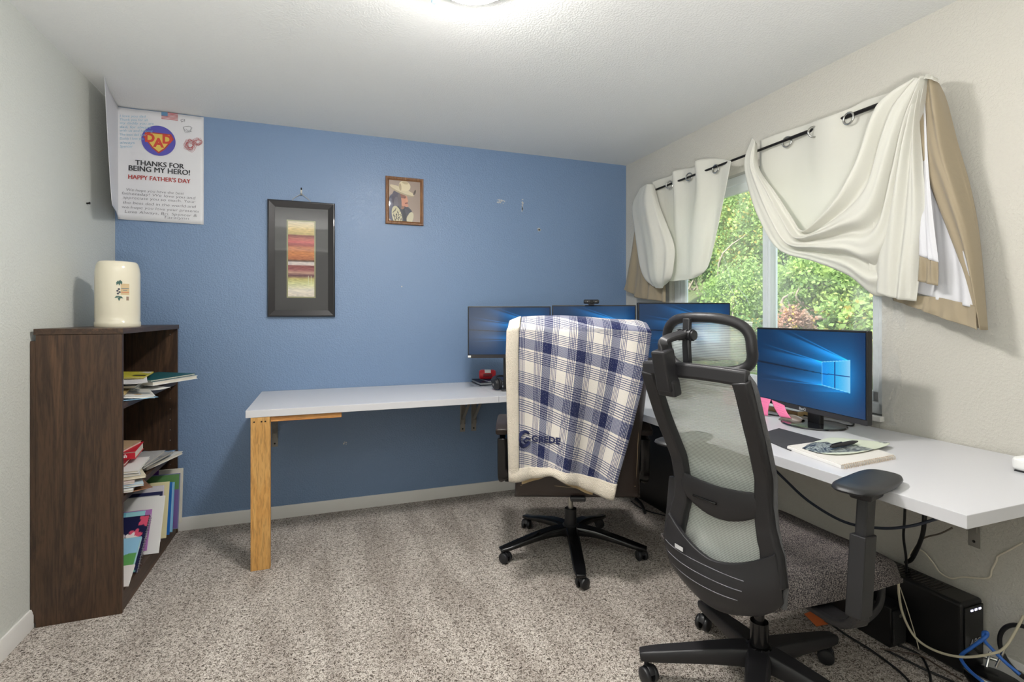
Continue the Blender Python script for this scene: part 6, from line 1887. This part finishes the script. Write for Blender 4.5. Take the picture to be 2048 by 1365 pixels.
m_.add([Vector((v.x, -.1012, .010 + v.y)) for v in vs], fs); m_.build('spine_lettering', WHITEP, RB, local=True, smooth=0)
MB().b2(-.064, .064, -.1006, -.1, .004, .030).build('red_spine', ct_('bright red cover', 196, 30, 48), RB, local=True, smooth=0)
flatbook('book', 'worn tan paperback on top of the bright red one', 'book', (-.93, 2.90, z + .147), .13, .19, .014, -.1, ct_('worn tan cover', 186, 156, 122), None, (0, .06))
# --- bottom shelf: leaning workbooks, from the far end toward the viewer
z = S3 + .004
def leaner(name, label, cat, y0, th, h, w, t, col, xc=-.925, fn=None, pg=None, print_only=False, base=z):
    """board standing on its lower edge at y0 and leaning back by th toward the far side"""
    o = thing(name, label, cat, (xc, y0, base), 0)
    E_ = Euler((-th, 0, 0)).to_matrix()
    def bx(nm, y_0, y_1, hh_, ww_, mt):
        m_ = MB().box((0, (y_0 + y_1) / 2, h / 2), (ww_, y_1 - y_0, hh_)); m_.v = [tuple(E_ @ Vector(v)) for v in m_.v]
        return m_.build(nm, mt, o, local=True, smooth=0, bevel=.0006)
    c_ = mat('cover %d %d %d' % col, C(*col), .4)
    fc = bx('front_cover', 0, .0012, h, w, c_); bx('pages', .0012, t - .0012, h - .004, w - .004, pg or PAGES); bx('back_cover', t - .0012, t, h, w, c_)
    if fn is not None:
        M = E_.to_4x4() @ frame_mat4((0, -.0006, h / 2), (1, 0, 0), (0, 0, 1))
        pr = picture('cover_print', M, w * .97, h * .97, fn, 60, 70, attr_mat('printed cover', .4), o, local=True); pr.parent = fc
    return o
leaner('workbook', 'lime green workbook at the far right end of the bottom shelf', 'book', 3.385, R(6), .24, .20, .010, (146, 196, 44), -.905, blocks(31, (146, 196, 44), [(170, 212, 70)], 3))
lm = bpy.data.objects['workbook']
m_ = MB(); vs, fs = text_mesh('book', .05, font_offset=.002)
E6 = Euler((-R(6), 0, 0)).to_matrix(); m_.add([E6 @ Vector((.085 - v.y, -.0012, .05 + v.x)) for v in vs], fs); m_.build('cover_lettering', WHITEP, lm, local=True, smooth=0)
leaner('magazine', 'thick white paged magazine beside the lime workbook', 'magazine', 3.335, R(7), .30, .25, .022, (220, 216, 204), -.895, None)
leaner('workbook', 'purple workbook standing tallest at the back of the bottom shelf', 'book', 3.300, R(5), .335, .16, .010, (96, 52, 140), -.955, blocks(33, (98, 54, 142), [(120, 80, 160)], 3))
leaner('folder', 'green and lilac glossy folder on the bottom shelf', 'folder', 3.255, R(9), .295, .25, .008, (120, 128, 160), -.89, lambda U, V: np.where((V > .72)[..., None], np.array(C(96, 140, 84)), np.where((U > .8)[..., None], np.array(C(112, 92, 150)), np.array(C(150, 154, 176)))))
leaner('folder', 'clear blue folder between the green and the bright blue ones', 'folder', 3.215, R(10), .26, .235, .006, (120, 180, 214), -.90, blocks(35, (150, 196, 224), [(190, 214, 230)], 3))
leaner('folder', 'bright blue folder on the bottom shelf', 'folder', 3.180, R(12), .27, .235, .008, (30, 104, 182), -.905)
leaner('folder', 'cream folder standing before the bright blue folder', 'folder', 3.140, R(13), .285, .225, .008, (222, 214, 172), -.905)
leaner('workbook', 'white workbook with a lilac panel on the bottom shelf', 'book', 3.095, R(14), .28, .215, .012, (206, 200, 214), -.915,
       lambda U, V: np.where(((U > .12) & (U < .8) & (V > .62) & (V < .9))[..., None], np.array(C(176, 146, 190)), np.array(C(214, 210, 216))) * np.where(((np.abs(U - .66) < .10) & (np.abs(V - .70 - .3 * np.abs(U - .66)) < .02))[..., None], .2, 1))
leaner('worksheet', 'white worksheet with a navy border on the bottom shelf', 'paper', 3.010, R(20), .275, .215, .006, (40, 44, 84), -.905,
       lambda U, V: np.where(((U > .04) & (U < .95) & (V < .95))[..., None], np.array(C(208, 210, 208)), np.array(C(36, 40, 80))) * np.where(((V > .80) & (V < .84) & (U > .3) & (U < .7) & ((U * 37 % 1) > .5))[..., None], .3, 1))
leaner('folder', 'stack of loose white sheets leaning behind the coloured cards', 'paper', 2.955, R(24), .27, .215, .010, (222, 222, 220), -.885)
leaner('card', 'purple card with a pale label on the bottom shelf', 'card', 2.915, R(26), .19, .12, .004, (168, 112, 176), -.875, blocks(41, (170, 114, 178), [(214, 200, 214)], 2), base=z + .035)
leaner('card', 'orange card before the purple card on the bottom shelf', 'card', 2.895, R(27), .17, .07, .004, (224, 124, 54), -.915, base=z + .035)
leaner('card', 'small green card left of the orange card', 'card', 2.880, R(27), .19, .03, .004, (66, 142, 92), -.965, base=z + .035)
leaner('folder', 'aqua blue sheet slanting at the left of the bottom shelf', 'paper', 2.835, R(32), .25, .20, .005, (130, 196, 208), -.935, blocks(43, (150, 206, 214), [(214, 226, 228), (110, 180, 200)], 4))
def flower_fn(U, V):
    c = np.zeros(U.shape + (3,)); c[:] = (28, 30, 66)
    rg = np.random.default_rng(12)
    for col, n_ in (((112, 176, 160), 5), ((214, 84, 112), 6), ((204, 178, 84), 3), ((236, 226, 226), 3)):
        for _ in range(n_):
            x, y, r_ = rg.random(), rg.random(), .05 + .09 * rg.random()
            a = np.arctan2(V - y, U - x); d_ = np.hypot(U - x, (V - y) * 1.25)
            c[d_ < r_ * (1 + .25 * np.cos(5 * a))] = col
    return (c / 255) ** 2.2
cn = leaner('notebook', 'navy spiral notebook with bright flowers on the bottom shelf', 'notebook', 2.765, R(44), .27, .21, .012, (28, 30, 66), -.915, flower_fn)
sp_ = MB(); E4 = Euler((-R(44), 0, 0)).to_matrix()
for k in range(22):
    c = Vector((.105, .006, .015 + .24 * k / 21))
    sp_.tube([E4 @ (c + Vector((.007 * math.cos(t_), .009 * math.sin(t_), 0))) for t_ in [2 * PI * i / 10 for i in range(10)]], .0010, 5, closed=True)
sp_.build('spiral_binding', mat('grey wire', C(160, 160, 164), .3, .8), cn, local=True, smooth=60)
def kids_fn(U, V):
    c = np.zeros(U.shape + (3,)); c[:] = (90, 150, 84)
    c[V > .55 - .1 * np.sin(U * 5)] = (140, 186, 214)
    c[(U < .42)] = (112, 186, 214); c[(U < .42) & ((V * 9 % 1) < .12)] = (40, 110, 140)
    return (c / 255) ** 2.2
leaner('workbook', 'green and light blue picture workbook nearest the viewer on the bottom shelf', 'book', 2.665, R(50), .215, .21, .010, (150, 190, 200), -.915, kids_fn)
leaner('workbook', 'pale thin workbook lowest under the green and light blue one', 'book', 2.640, R(56), .10, .20, .006, (214, 208, 204), -.905, None)
